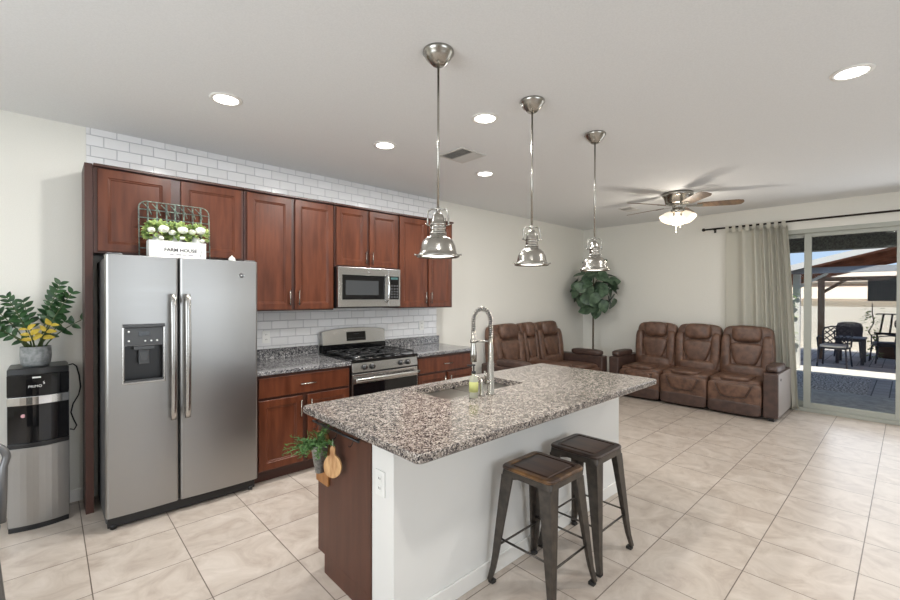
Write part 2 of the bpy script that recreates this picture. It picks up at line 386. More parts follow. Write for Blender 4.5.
# tall end panel beside the fridge
tag(wbox('tall_end_panel', wood_in, None, .184, .2275, UF, WB, .0, UT, .001), 'tall dark brown cabinet side panel left of the refrigerator', 'panel')
upper('wide two-door cherry cabinet above the refrigerator behind the flowers', .229, 1.208, 1.80, [(.252, .684, .66, (1.84, 1.97)), (.749, 1.186, .775, (1.84, 1.97))])
upper('tall two-door cherry wall cabinet right of the refrigerator, left of the microwave', 1.21, 2.038, 1.37, [(1.232, 1.612, 1.592, (1.42, 1.555)), (1.648, 2.028, 1.675, (1.42, 1.555))])
upper('short two-door cherry wall cabinet directly above the microwave', 2.042, 2.808, 1.795, [(2.06, 2.408, 2.384, (1.83, 1.96)), (2.440, 2.798, 2.464, (1.83, 1.96))])
upper('tall two-door cherry wall cabinet right of the microwave at the end of the row', 2.812, 3.632, 1.37, [(2.826, 3.213, 3.185, (1.42, 1.555)), (3.243, 3.605, 3.268, (1.42, 1.555))])
LF, CT = 3.50, .905
def lower(label, x0, x1, split, hk):
    t = thing('base_cabinet', label, 'cabinet', ((x0+x1)/2, (LF+WB)/2, 0), group='lower cabinets beside the range')
    wbox('body', wood_in, t, x0+gap, x1-gap, LF, WB-.002, .10, CT-.033, .001)
    wbox('toe_kick', wood_in, t, x0+gap, x1-gap, LF+.07, WB-.002, 0, .10, 0)
    d = part('drawer', wood_m, t, lambda b: b.box(x0+.015, x1-.015, LF-.02, LF-.0005, CT-.215, CT-.055), .004)
    hpull(d, (x0+x1)/2-.065, (x0+x1)/2+.065, CT-.135, LF-.02)
    door(t, x0+.015, split-.02, .115, CT-.235, LF, split-.045, (.50, .635)); door(t, split+.02, x1-.015, .115, CT-.235, LF, split+.045, (.50, .635))
    return t
lower('cherry base cabinet with a drawer and two doors between fridge and range', 1.19, 2.016, 1.585, 0)
lower('cherry base cabinet right of the range under the short counter', 2.792, 3.63, 3.21, 0)
def worktop(label, x0, x1, side):
    b = MB(); b.box(x0, x1, LF-.035, WB-.013, CT-.032, CT)
    t = thing('worktop', label, 'countertop', ((x0+x1)/2, (LF+WB)/2, CT-.032), group='wall counters')
    b.build('slab', granite_dark, t, .006, True)
    part('splashback', granite_dark, t, lambda b: b.box(x0, x1, WB-.035, WB-.0135, CT+.0005, 1.005), .003)
    return t
worktop('grey granite counter between refrigerator and range', 1.182, 2.016, 0)
worktop('short grey granite counter right of the range', 2.792, 3.665, 1)

# ------------------------------------------------------------------ refrigerator
FX0, FX1, FY, FT = .262, 1.183, 3.435, 1.765
fr = thing('refrigerator', 'stainless steel side-by-side refrigerator with water dispenser', 'refrigerator', ((FX0+FX1)/2, 3.78, 0))
wbox('cabinet_body', fridge_side, fr, FX0+.004, FX1-.004, FY+.085, 4.10, .03, FT-.02, .004)
sp = .660
wbox('base_grille', black_m, fr, FX0+.01, FX1-.01, FY+.05, FY+.084, .012, .085, .003)
def fdoor(x0, x1):
    # slightly bowed front
    pts = [(x0, FY+.08), (x0, FY+.018), (x0+.006, FY+.008)]
    for i in range(9):
        u = i/8; pts.append((x0+.014+(x1-x0-.028)*u, FY+.003-.006*math.sin(PI*u)))
    pts += [(x1-.006, FY+.008), (x1, FY+.018), (x1, FY+.08)]
    return MB().prism(pts[::-1], .09, FT)
def carve(o, x0, x1, y0, y1, z0, z1):
    c = MB().box(x0, x1, y0, y1, z0, z1).build('cutter', black_m)
    c.location = -o.parent.location if False else (0, 0, 0)
    p = o.parent.location; c.data.transform(Matrix.Translation(-p)); c.parent = o.parent
    m = o.modifiers.new('cut', 'BOOLEAN'); m.object = c; m.operation = 'DIFFERENCE'; m.solver = 'EXACT'
    bpy.context.view_layer.update()
    me = bpy.data.meshes.new_from_object(o.evaluated_get(bpy.context.evaluated_depsgraph_get()))
    o.modifiers.clear(); o.data = me; bpy.data.objects.remove(c)
dl = fdoor(FX0, sp-.004).build('freezer_door', steel_m, fr, .003, True); dr = fdoor(sp+.004, FX1).build('fridge_door', steel_m, fr, .003, True)
for x, d in ((sp-.042, dl), (sp+.042, dr)):
    def hnd(b, x=x):
        rings = []
        for i in range(17):
            u = i/16; z = .665+.85*u; y = FY-.052-.012*math.sin(PI*u)
            if i in (0, 16): y += .008
            rings.append([(x+.017*c, y+.009*s_, z) for c, s_ in ((-1, -.3), (-.7, -1), (.7, -1), (1, -.3), (1, .6), (-1, .6))])
        b.loft(rings)
        b.box(x-.012, x+.012, FY-.05, FY, .69, .73); b.box(x-.012, x+.012, FY-.05, FY, 1.45, 1.49)
    part('door_handle', steel_s, d, hnd)
carve(dl, .357, .564, FY-.1, FY+.06, .946, 1.178)
# dispenser
disp = part('water_dispenser', steel_s, dl, lambda b: (b.box(.343, .356, FY-.012, FY+.004, .94, 1.30), b.box(.565, .578, FY-.012, FY+.004, .94, 1.30), b.box(.343, .578, FY-.012, FY+.004, .928, .945)), .003)
dgrey = mat('dark_grey_plastic', rgb(62, 63, 64), .35)
part('control_panel', dgrey, disp, lambda b: (b.box(.3565, .5645, FY-.012, FY+.002, 1.18, 1.295), b.box(.347, .574, FY-.02, FY+.002, 1.296, 1.318)), .003)
part('recess', black_m, disp, lambda b: (b.box(.3575, .5635, FY+.055, FY+.0595, .9465, 1.1775), b.box(.3575, .36, FY-.003, FY+.055, .9465, 1.1775), b.box(.561, .5635, FY-.003, FY+.055, .9465, 1.1775), b.box(.36, .561, FY-.003, FY+.055, 1.174, 1.1775), b.box(.36, .561, FY-.003, FY+.055, .9465, .95)), 0)
part('paddle', dgrey, disp, lambda b: (b.box(.432, .49, FY+.005, FY+.025, 1.055, 1.15), b.box(.44, .482, FY-.0, FY+.005, 1.075, 1.135), b.box(.405, .517, FY-.008, FY+.045, 1.15, 1.1735)), .004)
part('drip_tray', dgrey, disp, lambda b: [b.box(.36+.0126*i, .366+.0126*i, FY-.03, FY-.005, .947, .957) for i in range(16)]+[b.box(.358, .563, FY-.032, FY-.028, .946, .958)])
part('display', mat('lcd', rgb(20, 24, 28), .1), disp, lambda b: b.box(.43, .49, FY-.0135, FY-.0125, 1.24, 1.268))
for x_, z_ in ((.378, 1.27), (.378, 1.21), (.465, 1.207), (.498, 1.207), (.53, 1.207)): part('button', white_plastic, disp, lambda b: b.lathe((x_, FY-.0125, z_), [(.0, -.003), (.006, -.003), (.006, 0), (0, 0)], 10, 'y'))
part('round_badge', mat('dark_badge', rgb(85, 85, 88), .3, .8), dr, lambda b: b.lathe((1.062, FY-.002, 1.655), [(0, -.004), (.015, -.004), (.0165, -.002), (.0165, .004), (0, .004)], 24, 'y'))
part('badge_ring', chrome_m, dr, lambda b: b.lathe((1.062, FY-.002, 1.655), [(.0165, -.006), (.019, -.006), (.019, .004), (.0165, .004)], 24, 'y', True))
part('badge_scroll', chrome_m, dr, lambda b: (b.tube([(1.062+(.004+.007*k/20)*math.cos(k*.45), FY-.0065, 1.655+(.004+.007*k/20)*math.sin(k*.45)) for k in range(21)], .0012, 6)))
for x in (FX0+.05, FX1-.05): wbox('hinge_cap', fridge_side, fr, x-.04, x+.04, FY+.03, FY+.14, FT-.018 if False else FT, FT+.012, .004)
for x in (FX0+.04, FX1-.04): part('foot', black_m, fr, lambda b: (b.lathe((x, FY+.06, 0), [(.018, 0), (.018, .03), (.01, .03)], 12),))
for x in (FX0+.04, FX1-.04): part('foot', black_m, fr, lambda b: (b.lathe((x, 4.05, 0), [(.018, 0), (.018, .03), (.01, .03)], 12),))

# ------------------------------------------------------------------ microwave
MX0, MX1, MY, MZ0, MZ1 = 2.044, 2.786, 3.765, 1.385, 1.79
mw = thing('microwave', 'stainless over-the-range microwave with black glass window', 'microwave', (2.4, 3.95, MZ0))
wbox('body', black_m, mw, MX0, MX1, MY+.03, WB-.014, MZ0, MZ1, .003)
md = wbox('door', steel_s, mw, MX0, MX0+.585, MY, MY+.0295, MZ0+.012, MZ1, .003)
wbox('window', gloss_black, md, MX0+.045, MX0+.54, MY-.003, MY-.0002, MZ0+.085, MZ1-.075, .002)
wbox('window_mesh', mat('window_mesh_grey', rgb(60, 62, 64), .2), md, MX0+.08, MX0+.46, MY-.0045, MY-.0032, MZ0+.13, MZ1-.13, 0)
part('door_handle', chrome_m, md, lambda b: b.tube([(MX0+.565, MY-.002, MZ0+.06), (MX0+.565, MY-.035, MZ0+.085)]+[(MX0+.565, MY-.035-.01*math.sin(PI*i/8), MZ0+.1+.2*i/8) for i in range(9)]+[(MX0+.565, MY-.035, MZ1-.09), (MX0+.565, MY-.002, MZ1-.065)], .011, 10))
cp = wbox('control_panel', steel_s, mw, MX0+.587, MX1, MY, MY+.0295, MZ0+.012, MZ1, .003)
wbox('keypad', gloss_black, cp, MX0+.602, MX1-.02, MY-.003, MY-.0002, MZ0+.085, MZ1-.075, .002)
part('keys', dgrey, cp, lambda b: [b.box(MX0+.615+.036*i, MX0+.64+.036*i, MY-.0045, MY-.0032, MZ0+.1+.03*j, MZ0+.118+.03*j) for i in range(3) for j in range(5)])
wbox('display', mat('green_display', rgb(60, 90, 90), .2), cp, MX0+.615, MX1-.035, MY-.0045, MY-.0032, MZ1-.11, MZ1-.085, 0)
part('round_badge', chrome_m, md, lambda b: b.lathe((MX0+.35, MY-.001, MZ1-.038), [(0, -.003), (.012, -.003), (.012, .002), (0, .002)], 20, 'y'))
part('vent_grille', black_m, mw, lambda b: [b.box(MX0+.02+.036*i, MX0+.048+.036*i, MY+.002, MY+.028, MZ0, MZ0+.011) for i in range(20)])

# ------------------------------------------------------------------ range
RX0, RX1, RY = 2.022, 2.786, 3.462
rg = thing('gas_range', 'stainless gas range with black cast-iron grates', 'stove', (2.404, 3.8, 0))
wbox('body', black_m, rg, RX0, RX1, RY+.045, WB-.016, .03, .895, .003)
part('foot', black_m, rg, lambda b: [b.lathe((x, y, 0), [(.02, 0), (.02, .03)], 12) for x in (RX0+.05, RX1-.05) for y in (RY+.1, 4.05)])
wbox('cooktop', gloss_black, rg, RX0, RX1, RY+.005, 4.035, .8955, .915, .006)
part('front_panel', steel_s, rg, lambda b: b.prism([(RY+.0445, .80), (RY, .80), (RY+.012, .885), (RY+.0445, .885)], RX0+.003, RX1-.003, 'yz'), .002)
for x in (RX0+.13, RX0+.215, RX1-.215, RX1-.13):
    k = part('knob', black_m, rg, lambda b: b.lathe((x, RY+.004, .842), [(0, -.034), (.016, -.034), (.019, -.012), (.026, -.009), (.026, 0), (0, 0)], 20, 'y'))
    part('knob_mark', chrome_m, k, lambda b: b.box(x-.003, x+.003, RY-.033, RY-.0302, .832, .858))
wbox('vent_gap', black_m, rg, RX0+.003, RX1-.003, RY+.012, RY+.0445, .785, .7995, 0)
od = wbox('oven_door', steel_s, rg, RX0+.003, RX1-.003, RY, RY+.0445, .21, .7845, .004)
wbox('window', gloss_black, od, RX0+.012, RX1-.012, RY-.004, RY-.0002, .26, .695, .003)
part('door_handle', steel_s, od, lambda b: (b.loft([[(x, RY-.045-.01*math.sin(PI*u)+.010*c, .735+.02*s_) for c, s_ in ((1, 0), (.7, .7), (0, 1), (-.7, .7), (-1, 0), (-.7, -.7), (0, -1), (.7, -.7))] for x, u in [(RX0+.012+.74*i/14, i/14) for i in range(15)]]), b.box(RX0+.02, RX0+.05, RY-.045, RY, .722, .748), b.box(RX1-.05, RX1-.02, RY-.045, RY, .722, .748)))
wbox('storage_drawer', steel_s, rg, RX0+.003, RX1-.003, RY+.004, RY+.0445, .06, .205, .004)
def bgd(b):
    # arched top backguard
    n = 20; top = [(RX0+.005+(RX1-RX0-.01)*i/n, 1.135+.035*math.sin(PI*i/n)**.6) for i in range(n+1)]
    r1 = [(RX0+.005, 1.0)]+top+[(RX1-.005, 1.0)]
    def ring(y, k): return [(x, y+(z-1.0)*k, z) for x, z in r1]
    b.loft([ring(4.12, 0), ring(4.055, 0), ring(4.045, .12)], smooth=False)
bg_ = part('backguard', steel_s, rg, bgd, .004)
wbox('backguard_riser', gloss_black, rg, RX0+.005, RX1-.005, 4.04, 4.125, .9155, .9995, .002)
part('clock_display', gloss_black, bg_, lambda b: b.prism([(4.044, 1.03), (4.052, 1.03), (4.064, 1.125), (4.056, 1.125)], 2.30, 2.53, 'yz'), .001)
part('display_keys', dgrey, bg_, lambda b: [b.box(2.315+.03*i, 2.335+.03*i, 4.047, 4.052, 1.045, 1.058) for i in range(7)]+[b.box(2.38, 2.45, 4.053, 4.058, 1.085, 1.105)])
def grate(b, x0, x1):
    y0, y1, z = RY+.04, 4.0, .945
    r = .0065
    def bar(p, q): b.tube([p, q], r, 6)
    for x in (x0, x1): bar((x, y0, z), (x, y1, z))
    for y in (y0, (y0+y1)/2, y1): bar((x0, y, z), (x1, y, z))
    for cy in (y0+(y1-y0)*.25, y0+(y1-y0)*.75):
        cx = (x0+x1)/2
        for dx, dy in ((1, 0), (-1, 0), (0, 1), (0, -1)):
            bar((cx+dx*.03, cy+dy*.03, z+.006), (cx+dx*(x1-x0)/2, cy+dy*(y1-y0)*.25, z))
    for x in (x0, x1):
        for y in (y0, y1): bar((x, y, .9155), (x, y, z))
for x0, x1 in ((RX0+.03, RX0+.27), (RX0+.285, RX1-.285), (RX1-.27, RX1-.03)):
    part('grate', iron_m, rg, lambda b: grate(b, x0, x1))
for x in (RX0+.15, RX1-.15):
    for y in (RY+.175, RY+.405):
        bn = part('burner', steel_s, rg, lambda b: b.lathe((x, y, .9155), [(0, 0), (.045, 0), (.04, .008), (0, .008)], 20))
        part('burner_cap', iron_m, bn, lambda b: b.lathe((x, y, .924), [(0, 0), (.03, 0), (.03, .008), (0, .01)], 20))

# ------------------------------------------------------------------ island
IX0, IX1, IY0, IY1, IT = 1.013, 3.258, 1.254, 2.275, .902
BX0, BX1, KY, KY2 = 1.10, 3.235, 1.535, 1.705
isl = thing('kitchen_island', 'white kitchen island base with brown end panel', 'island', (2.13, 1.9, 0))
wbox('knee_wall', mat('white_island_paint', rgb(226, 225, 221), .6), isl, BX0, BX1, KY, KY2, 0, IT-.04, .002)
wbox('end_panel', panel_m, isl, BX0-.008, BX0+.012, KY2+.0005, 2.235, .1, IT-.04, .001)
wbox('end_panel_foot', panel_m, isl, BX0-.008, BX0+.012, KY2+.0005, 2.16, 0, .0995, 0)
wbox('cabinet_body', wood_in, isl, BX0+.013, BX1, KY2+.001, 2.215, .1, IT-.26, .001)
wbox('cabinet_rail', wood_in, isl, BX0+.013, BX1, 2.197, 2.215, IT-.26, IT-.04, .001)
wbox('toe_kick', wood_in, isl, BX0+.013, BX1, KY2+.001, 2.15, 0, .0995, 0)
for i in range(5):
    x0 = BX0+.03+i*.405
    part('door', wood_m, isl, lambda b: shaker(b, x0, x0+.39, .12, IT-.06, 2.237, -.02))
wbox('baseboard', trim_m, isl, BX0-.012, BX1+.012, KY-.013, KY-.0005, 0, .085, .003)
wbox('baseboard', trim_m, isl, BX0-.012, BX0-.0005, KY, KY2, 0, .085, .003)
# worktop with cut-out for the sink
SXa, SXb, SYa, SYb = 1.69, 2.42, 1.83, 2.17
top = thing('island_worktop', 'large speckled beige-grey granite island countertop', 'countertop', (2.13, 1.76, IT-.038))
def slab(b):
    z0, z1 = IT-.038, IT; r = .02
    def rr(d, rad, zz):
        pts = []
        for cx, cy, a0 in ((IX1-rad-d, IY1-rad-d, 0), (IX0+rad+d, IY1-rad-d, 90), (IX0+rad+d, IY0+rad+d, 180), (IX1-rad-d, IY0+rad+d, 270)):
            for k in range(6):
                a = math.radians(a0+90*k/5); pts.append((cx+rad*math.cos(a), cy+rad*math.sin(a), zz))
        return pts
    def inner(zz):
        pts = []; rad = .03
        for cx, cy, a0 in ((SXb-rad, SYb-rad, 0), (SXa+rad, SYb-rad, 90), (SXa+rad, SYa+rad, 180), (SXb-rad, SYa+rad, 270)):
            for k in range(6):
                a = math.radians(a0+90*k/5); pts.append((cx+rad*math.cos(a), cy+rad*math.sin(a), zz))
        return pts
    rings = [inner(z0), rr(.004, .03, z0), rr(0, .03, z0+.004), rr(0, .03, z1-.006), rr(.002, .03, z1-.002), rr(.006, .03, z1), inner(z1)]
    n = 24; vs = [p for q in rings for p in q]
    fs = [(i*n+k, i*n+(k+1) % n, (i+1)*n+(k+1) % n, (i+1)*n+k) for i in range(6) for k in range(n)]+[(6*n+k, 6*n+(k+1) % n, (k+1) % n, k) for k in range(n)]
    b.add(vs, fs)
part('slab', granite_m, top, slab)
sk = thing('kitchen_sink', 'double-bowl stainless undermount sink in the island counter', 'sink', ((SXa+SXb)/2, 2.0, IT-.24))
sink_m = mat('sink_steel', rgb(150, 147, 140), .28, 1)
def bowl(b, x0, x1):
    z0, z1 = IT-.22, IT-.0395; y0, y1 = SYa-.006, SYb+.006
    def rg_(d, z, rad):
        pts = []
        for cx, cy, a0 in ((x1-rad-d, y1-rad-d, 0), (x0+rad+d, y1-rad-d, 90), (x0+rad+d, y0+rad+d, 180), (x1-rad-d, y0+rad+d, 270)):
            for k in range(5):
                a = math.radians(a0+90*k/4); pts.append((cx+rad*math.cos(a), cy+rad*math.sin(a), z))
        return pts
    b.loft([rg_(.02, z0+.001, .03), rg_(.003, z0+.02, .04), rg_(0, z1, .04)][::-1], True, False)
    m = len(b.v)-20; b.f.append(tuple(range(m, m+20))); b.sm.append(False)
    b.loft([rg_(-.004, z1, .044), rg_(-.004, z0-.004, .044)], True, True)
part('bowl', sink_m, sk, lambda b: bowl(b, SXa-.003, 2.04))
part('bowl', sink_m, sk, lambda b: bowl(b, 2.062, SXb+.003))
for x in (1.87, 2.24): part('drain', chrome_m, sk, lambda b: b.lathe((x, 2.0, IT-.2185), [(0, .004), (.04, .004), (.045, 0), (0, 0)], 20))
# faucet
fc = thing('faucet', 'tall chrome spring-neck faucet standing behind the island sink', 'faucet', (1.985, 1.755, IT))
fx, fy = 1.985, 1.755
part('base', nickel_m, fc, lambda b: b.lathe((fx, fy, IT), [(0, 0), (.028, 0), (.028, .006), (.021, .012), (.021, .20), (.017, .205), (.017, .30), (.013, .305), (.013, .35), (0, .35)], 20))
ar = []
for i in range(25):
    a = PI*i/24; ar.append((fx-.04+.04*math.cos(a), fy+.035*(1-math.cos(a)), IT+.44+.085*math.sin(a)))
path = [(fx, fy, IT+.35+.09*i/6) for i in range(7)]+ar[1:]+[(fx-.08, fy+.07, IT+.44-.05*i/3) for i in range(1, 4)]
part('hose', mat('dark_hose', rgb(32, 32, 34), .5), fc, lambda b: b.tube(path, .0085, 8))
def spring(b):
    P = [Vector(p) for p in path]; L_ = [0]
    for i in range(1, len(P)): L_.append(L_[-1]+(P[i]-P[i-1]).length)
    tot = L_[-1]; turns = int(tot/.0135); out = []; n = turns*8
    for k in range(n+1):
        d = tot*k/n; i = max(j for j in range(len(P)) if L_[j] <= d+1e-9); i = min(i, len(P)-2)
        u = (d-L_[i])/(L_[i+1]-L_[i]); p = P[i].lerp(P[i+1], u); t = (P[i+1]-P[i]).normalized()
        s_ = Vector((.65, .76, 0)).normalized(); s_ = (s_-t*s_.dot(t)).normalized(); q = t.cross(s_); a = 2*PI*k/8
        out.append(p+(s_*math.cos(a)+q*math.sin(a))*.0135)
    b.tube(out, .0034, 5)
part('spring', nickel_m, fc, spring)
part('spray_head', nickel_m, fc, lambda b: b.lathe((fx-.08, fy+.07, IT+.20), [(0, 0), (.021, 0), (.021, .05), (.014, .11), (.014, .19), (0, .19)], 16))
part('holder_arm', nickel_m, fc, lambda b: (b.tube([(fx, fy, IT+.325), (fx-.03, fy+.026, IT+.325), (fx-.065, fy+.057, IT+.325)], .006, 8), b.lathe((fx-.08, fy+.07, IT+.315), [(.015, 0), (.02, 0), (.02, .02), (.015, .02)], 16, 'z', True)))
part('lever', nickel_m, fc, lambda b: (b.tube([(fx, fy, IT+.08), (fx-.05, fy-.005, IT+.08)], .012, 10), b.tube([(fx-.045, fy-.005, IT+.08), (fx-.065, fy-.01, IT+.15)], .006, 8)))
# soap bottle
sb = thing('soap_bottle', 'clear pump bottle with yellow-green label beside the faucet', 'soap bottle', (1.845, 1.765, IT))
part('bottle', mat('pale_liquid_soap', rgb(205, 205, 185), .1, Transmission_Weight=.5), sb, lambda b: b.lathe((1.845, 1.765, IT), [(0, 0), (.025, 0), (.027, .006), (.027, .105), (.02, .125), (.012, .132), (.012, .142), (0, .142)], 20))
part('paper_label', mat('yellow_green_label', rgb(176, 178, 112), .7), sb, lambda b: b.lathe((1.845, 1.765, IT), [(.0272, .035), (.0277, .035), (.0277, .095), (.0272, .095)], 20, 'z', True))
part('pump', black_m, sb, lambda b: (b.lathe((1.845, 1.765, IT+.1425), [(0, 0), (.013, 0), (.013, .014), (.005, .016), (.005, .045), (.01, .046), (.01, .054), (0, .054)], 14), b.tube([(1.845, 1.765, IT+.192), (1.815, 1.79, IT+.19)], .004, 8)))
# dish dispenser pump of the sink
sd = thing('soap_dispenser', 'short chrome soap dispenser between bottle and faucet', 'soap dispenser', (1.915, 1.765, IT))
part('post', nickel_m, sd, lambda b: b.lathe((1.915, 1.765, IT), [(0, 0), (.019, 0), (.019, .006), (.013, .01), (.013, .07), (.009, .075), (.009, .1), (0, .1)], 16))
part('spout', nickel_m, sd, lambda b: b.tube([(1.915, 1.765, IT+.1), (1.91, 1.80, IT+.115), (1.90, 1.84, IT+.10)], .006, 8))

# outlets
def outlet(label, loc, axis, slots=True, toggle=False):
    x, y, z = loc; t = thing('wall_outlet', label, 'outlet', loc, group='electrical outlets')
    def bx(n, m, a0, a1, d0, d1, z0, z1, be=.001, par=None):
        if axis == 'y': return wbox(n, m, par or t, x+a0, x+a1, y-d1, y-d0, z+z0, z+z1, be)
        return wbox(n, m, par or t, x-d1, x-d0, y+a0, y+a1, z+z0, z+z1, be)
    bx('cover_plate', white_plastic, -.036, .036, 0, .006, -.058, .058, .002)
    for dz in (-.022, .022):
        s_ = bx('socket', white_plastic, -.016, .016, .0062, .008, dz-.014, dz+.014, .001)
        bx('slots', black_m, -.007, -.004, .0082, .0088, dz-.004, dz+.006, 0, s_); bx('slots', black_m, .004, .007, .0082, .0088, dz-.004, dz+.006, 0, s_)
    return t
outlet('white outlet on the backsplash close to the refrigerator', (1.50, YK-.0125, 1.115), 'y')
outlet('white outlet on the backsplash right of the range', (3.39, YK-.0125, 1.145), 'y')
outlet('white outlet on the end of the white island wall', (BX0-.0005, 1.632, .655), 'x')

# rail, board, bucket on the island end
rail = thing('hook_rail', 'black metal hanging rail under the island counter edge', 'rail', (BX0-.02, 1.95, .80))
part('bar', black_m, rail, lambda b: (b.tube([(BX0-.05, 1.74, .825), (BX0-.05, 2.21, .825)], .006, 8), b.tube([(BX0-.05, 1.76, .825), (BX0-.0145, 1.76, .835)], .005, 8), b.tube([(BX0-.05, 2.19, .825), (BX0-.0145, 2.19, .835)], .005, 8)))
for y in (1.80, 1.955, 2.09, 2.17):
    part('hook', black_m, rail, lambda b: b.tube([(BX0-.05+.009*math.sin(a), y, .823+.012*math.cos(a)-.004) for a in [k*.5-.6 for k in range(8)]]+[(BX0-.052, y, .795), (BX0-.062, y, .788), (BX0-.07, y, .796)], .0022, 6))
olive = noisy(mat('olive_wood', rgb(190, 145, 95), .45), rgb(160, 112, 70), rgb(205, 165, 115), scale=(2, 14, 2), nscale=6)
cb = thing('cutting_board', 'small round olive-wood cutting board with handle hanging from the rail', 'cutting board', (BX0-.065, 1.955, .6))
def paddle(b):
    pts = []
    for k in range(25):
        a = math.radians(-240+300*k/24) if False else math.radians(115+310*k/24)
        pts.append((1.955+.048*math.cos(a), .655+.058*math.sin(a)))
    pts += [(1.955+.013, .715), (1.955+.014, .745), (1.955+.006, .757), (1.955-.006, .757), (1.955-.014, .745), (1.955-.013, .715)]
    b.prism(pts, BX0-.074, BX0-.062, 'yz')
    cx_, cy_ = BX0-.068, 1.955; ca, sa = math.cos(.62), math.sin(.62)
    b.v = [(cx_+(x-cx_)*ca-(y-cy_)*sa, cy_+(x-cx_)*sa+(y-cy_)*ca, z) for x, y, z in b.v]
part('board', olive, cb, paddle, .002)
part('string', mat('green_string', rgb(150, 170, 140), .8), cb, lambda b: b.tube([(BX0-.068, 1.955, .75), (BX0-.069, 1.951, .77), (BX0-.068, 1.955, .79), (BX0-.067, 1.959, .77), (BX0-.068, 1.955, .75)], .0016, 5))
bb = tag(part('wooden_board', noisy(mat('tan_board', rgb(165, 112, 62), .5), rgb(150, 100, 55), rgb(175, 122, 70), scale=(5, 5, 1), nscale=4), None, lambda b: b.prism([(2.10, .49), (2.231, .49), (2.231, .74), (2.215, .765), (2.115, .765), (2.10, .74)], BX0-.022, BX0-.009, 'yz'), .002), 'tan wooden board hanging flat on the island corner behind the bucket', 'board')
galv = noisy(mat('galvanised_metal', rgb(150, 152, 150), .45, .8), rgb(130, 132, 130), rgb(170, 172, 172), nscale=30)
bk = thing('hanging_bucket', 'grey galvanised cone planter with green sprigs on the island end', 'planter', (BX0-.08, 2.06, .6))
bkt = part('cone', galv, bk, lambda b: b.lathe((BX0-.085, 2.06, .60), [(0, 0), (.022, 0), (.045, .14), (.048, .142), (.044, .14), (.02, .004)], 20))
part('hanger', galv, bk, lambda b: b.tube([(BX0-.085, 2.06+.045, .74), (BX0-.062, 2.075, .792), (BX0-.085, 2.06-.045, .74)], .002, 6))
sprig_m = noisy(mat('sprig_green', rgb(72, 120, 48), .6), rgb(50, 86, 38), rgb(88, 126, 62), nscale=20)
def sprigs(b, b2):
    rnd = random.Random(3)
    for i in range(75):
        a = rnd.uniform(0, 2*PI); c = Vector((BX0-.085, 2.06, .735)); d = Vector((math.cos(a)*.8-.45, math.sin(a)+.45, rnd.uniform(.05, .9))).normalized(); ln = rnd.uniform(.08, .19)
        pts = [c+d*ln*u+Vector((0, 0, -.05*u*u)) for u in (0, .25, .5, .75, 1)]
        if max(p.x for p in pts) > BX0-.015: continue
        b2.tube(pts, .0014, 4)
        for k in range(16):
            u = .15+.85*k/15; p = pts[0].lerp(pts[-1], u); p.z = c.z+d.z*ln*u-.05*u*u
            q = Vector((rnd.uniform(-1, 1), rnd.uniform(-1, 1), rnd.uniform(-.4, 1))).normalized()*rnd.uniform(.014, .026)
            s_ = q.cross(d).normalized()*.0028
            if p.x+q.x > BX0-.01: continue
            b.add([p, p+q*.5+s_, p+q, p+q*.5-s_], [(0, 1, 2, 3)])
b1, b2 = MB(), MB(); sprigs(b1, b2)
sp_ = b2.build('stems', sprig_m, bk, 0, True); b1.build('foliage', sprig_m, bk, 0, True)

# ------------------------------------------------------------------ stools
stool_metal = noisy(mat('gunmetal', rgb(98, 90, 82), .38, .85), rgb(78, 74, 71), rgb(96, 90, 84), nscale=8, rough=(.3, .45))
seat_wood = noisy(mat('worn_stool_seat', rgb(70, 52, 44), .35, .3), rgb(66, 50, 42), rgb(150, 110, 66), scale=(1, 1, 1), nscale=7, lo=.45, hi=.7)
rub = mat('rubber', rgb(40, 38, 36), .7)
def rr2(hx, hy, rad, z, n=5):
    pts = []
    for sx_, sy_, a0 in ((1, 1, 0), (-1, 1, 90), (-1, -1, 180), (1, -1, 270)):
        for k in range(n):
            a = math.radians(a0+90*k/(n-1)); pts.append((sx_*(hx-rad)+rad*math.cos(a), sy_*(hy-rad)+rad*math.sin(a), z))
    return pts
SH = .622
st = thing('bar_stool', 'backless gunmetal stool with golden worn seat edge, nearest the camera', 'stool', (1.885, 1.305, 0), 0, 'metal bar stools at the island')
MB().loft([rr2(.153, .153, .033, SH-.0195), rr2(.157, .157, .036, SH-.016), rr2(.157, .157, .036, SH-.007), rr2(.152, .152, .034, SH-.001), rr2(.147, .147, .03, SH), rr2(.124, .124, .014, SH), rr2(.119, .119, .012, SH-.005)], False).build('seat', seat_wood, st)
MB().loft([rr2(.1225, .1225, .013, SH-.0045), rr2(.112, .112, .012, SH-.0045), rr2(.106, .106, .012, SH-.0005), rr2(.10, .10, .012, SH-.0002)], False).build('seat_panel', noisy(mat('stool_seat_centre', rgb(64, 48, 42), .3, .2), rgb(50, 40, 38), rgb(80, 58, 46), scale=(10, 1, 1), nscale=4), st)
for sx_, sy_ in ((-1, -1), (1, -1), (1, 1), (-1, 1)):
    rings = []
    for i in range(9):
        u = i/8; z = (SH-.0505)*(1-u)+.018*u
        cx = .117+.052*u+(.008*max(0, (u-.85)/.15)); wd = .070*(1-u)+.026*u; dp = .058*(1-u)+.024*u
        # L-like folded channel: pentagon profile with rounded outer corner
        o = cx+.032*(1-u)+.024*u+.002
        prof = [(o, o), (o-.004, o), (o-wd, o), (o-wd, o-.012), (o-.016, o-.016), (o-.012, o-wd), (o, o-wd), (o, o-.004)]
        rings.append([(sx_*a, sy_*b_, z) for a, b_ in prof])
    lg = MB().loft(rings, False).build('leg', stool_metal, st)
    MB().loft([[(sx_*a, sy_*b_, z) for a, b_ in ((.200, .200), (.168, .200), (.168, .168), (.200, .168))] for z in (0, .0175)], False).build('rubber_foot', rub, lg, .003)
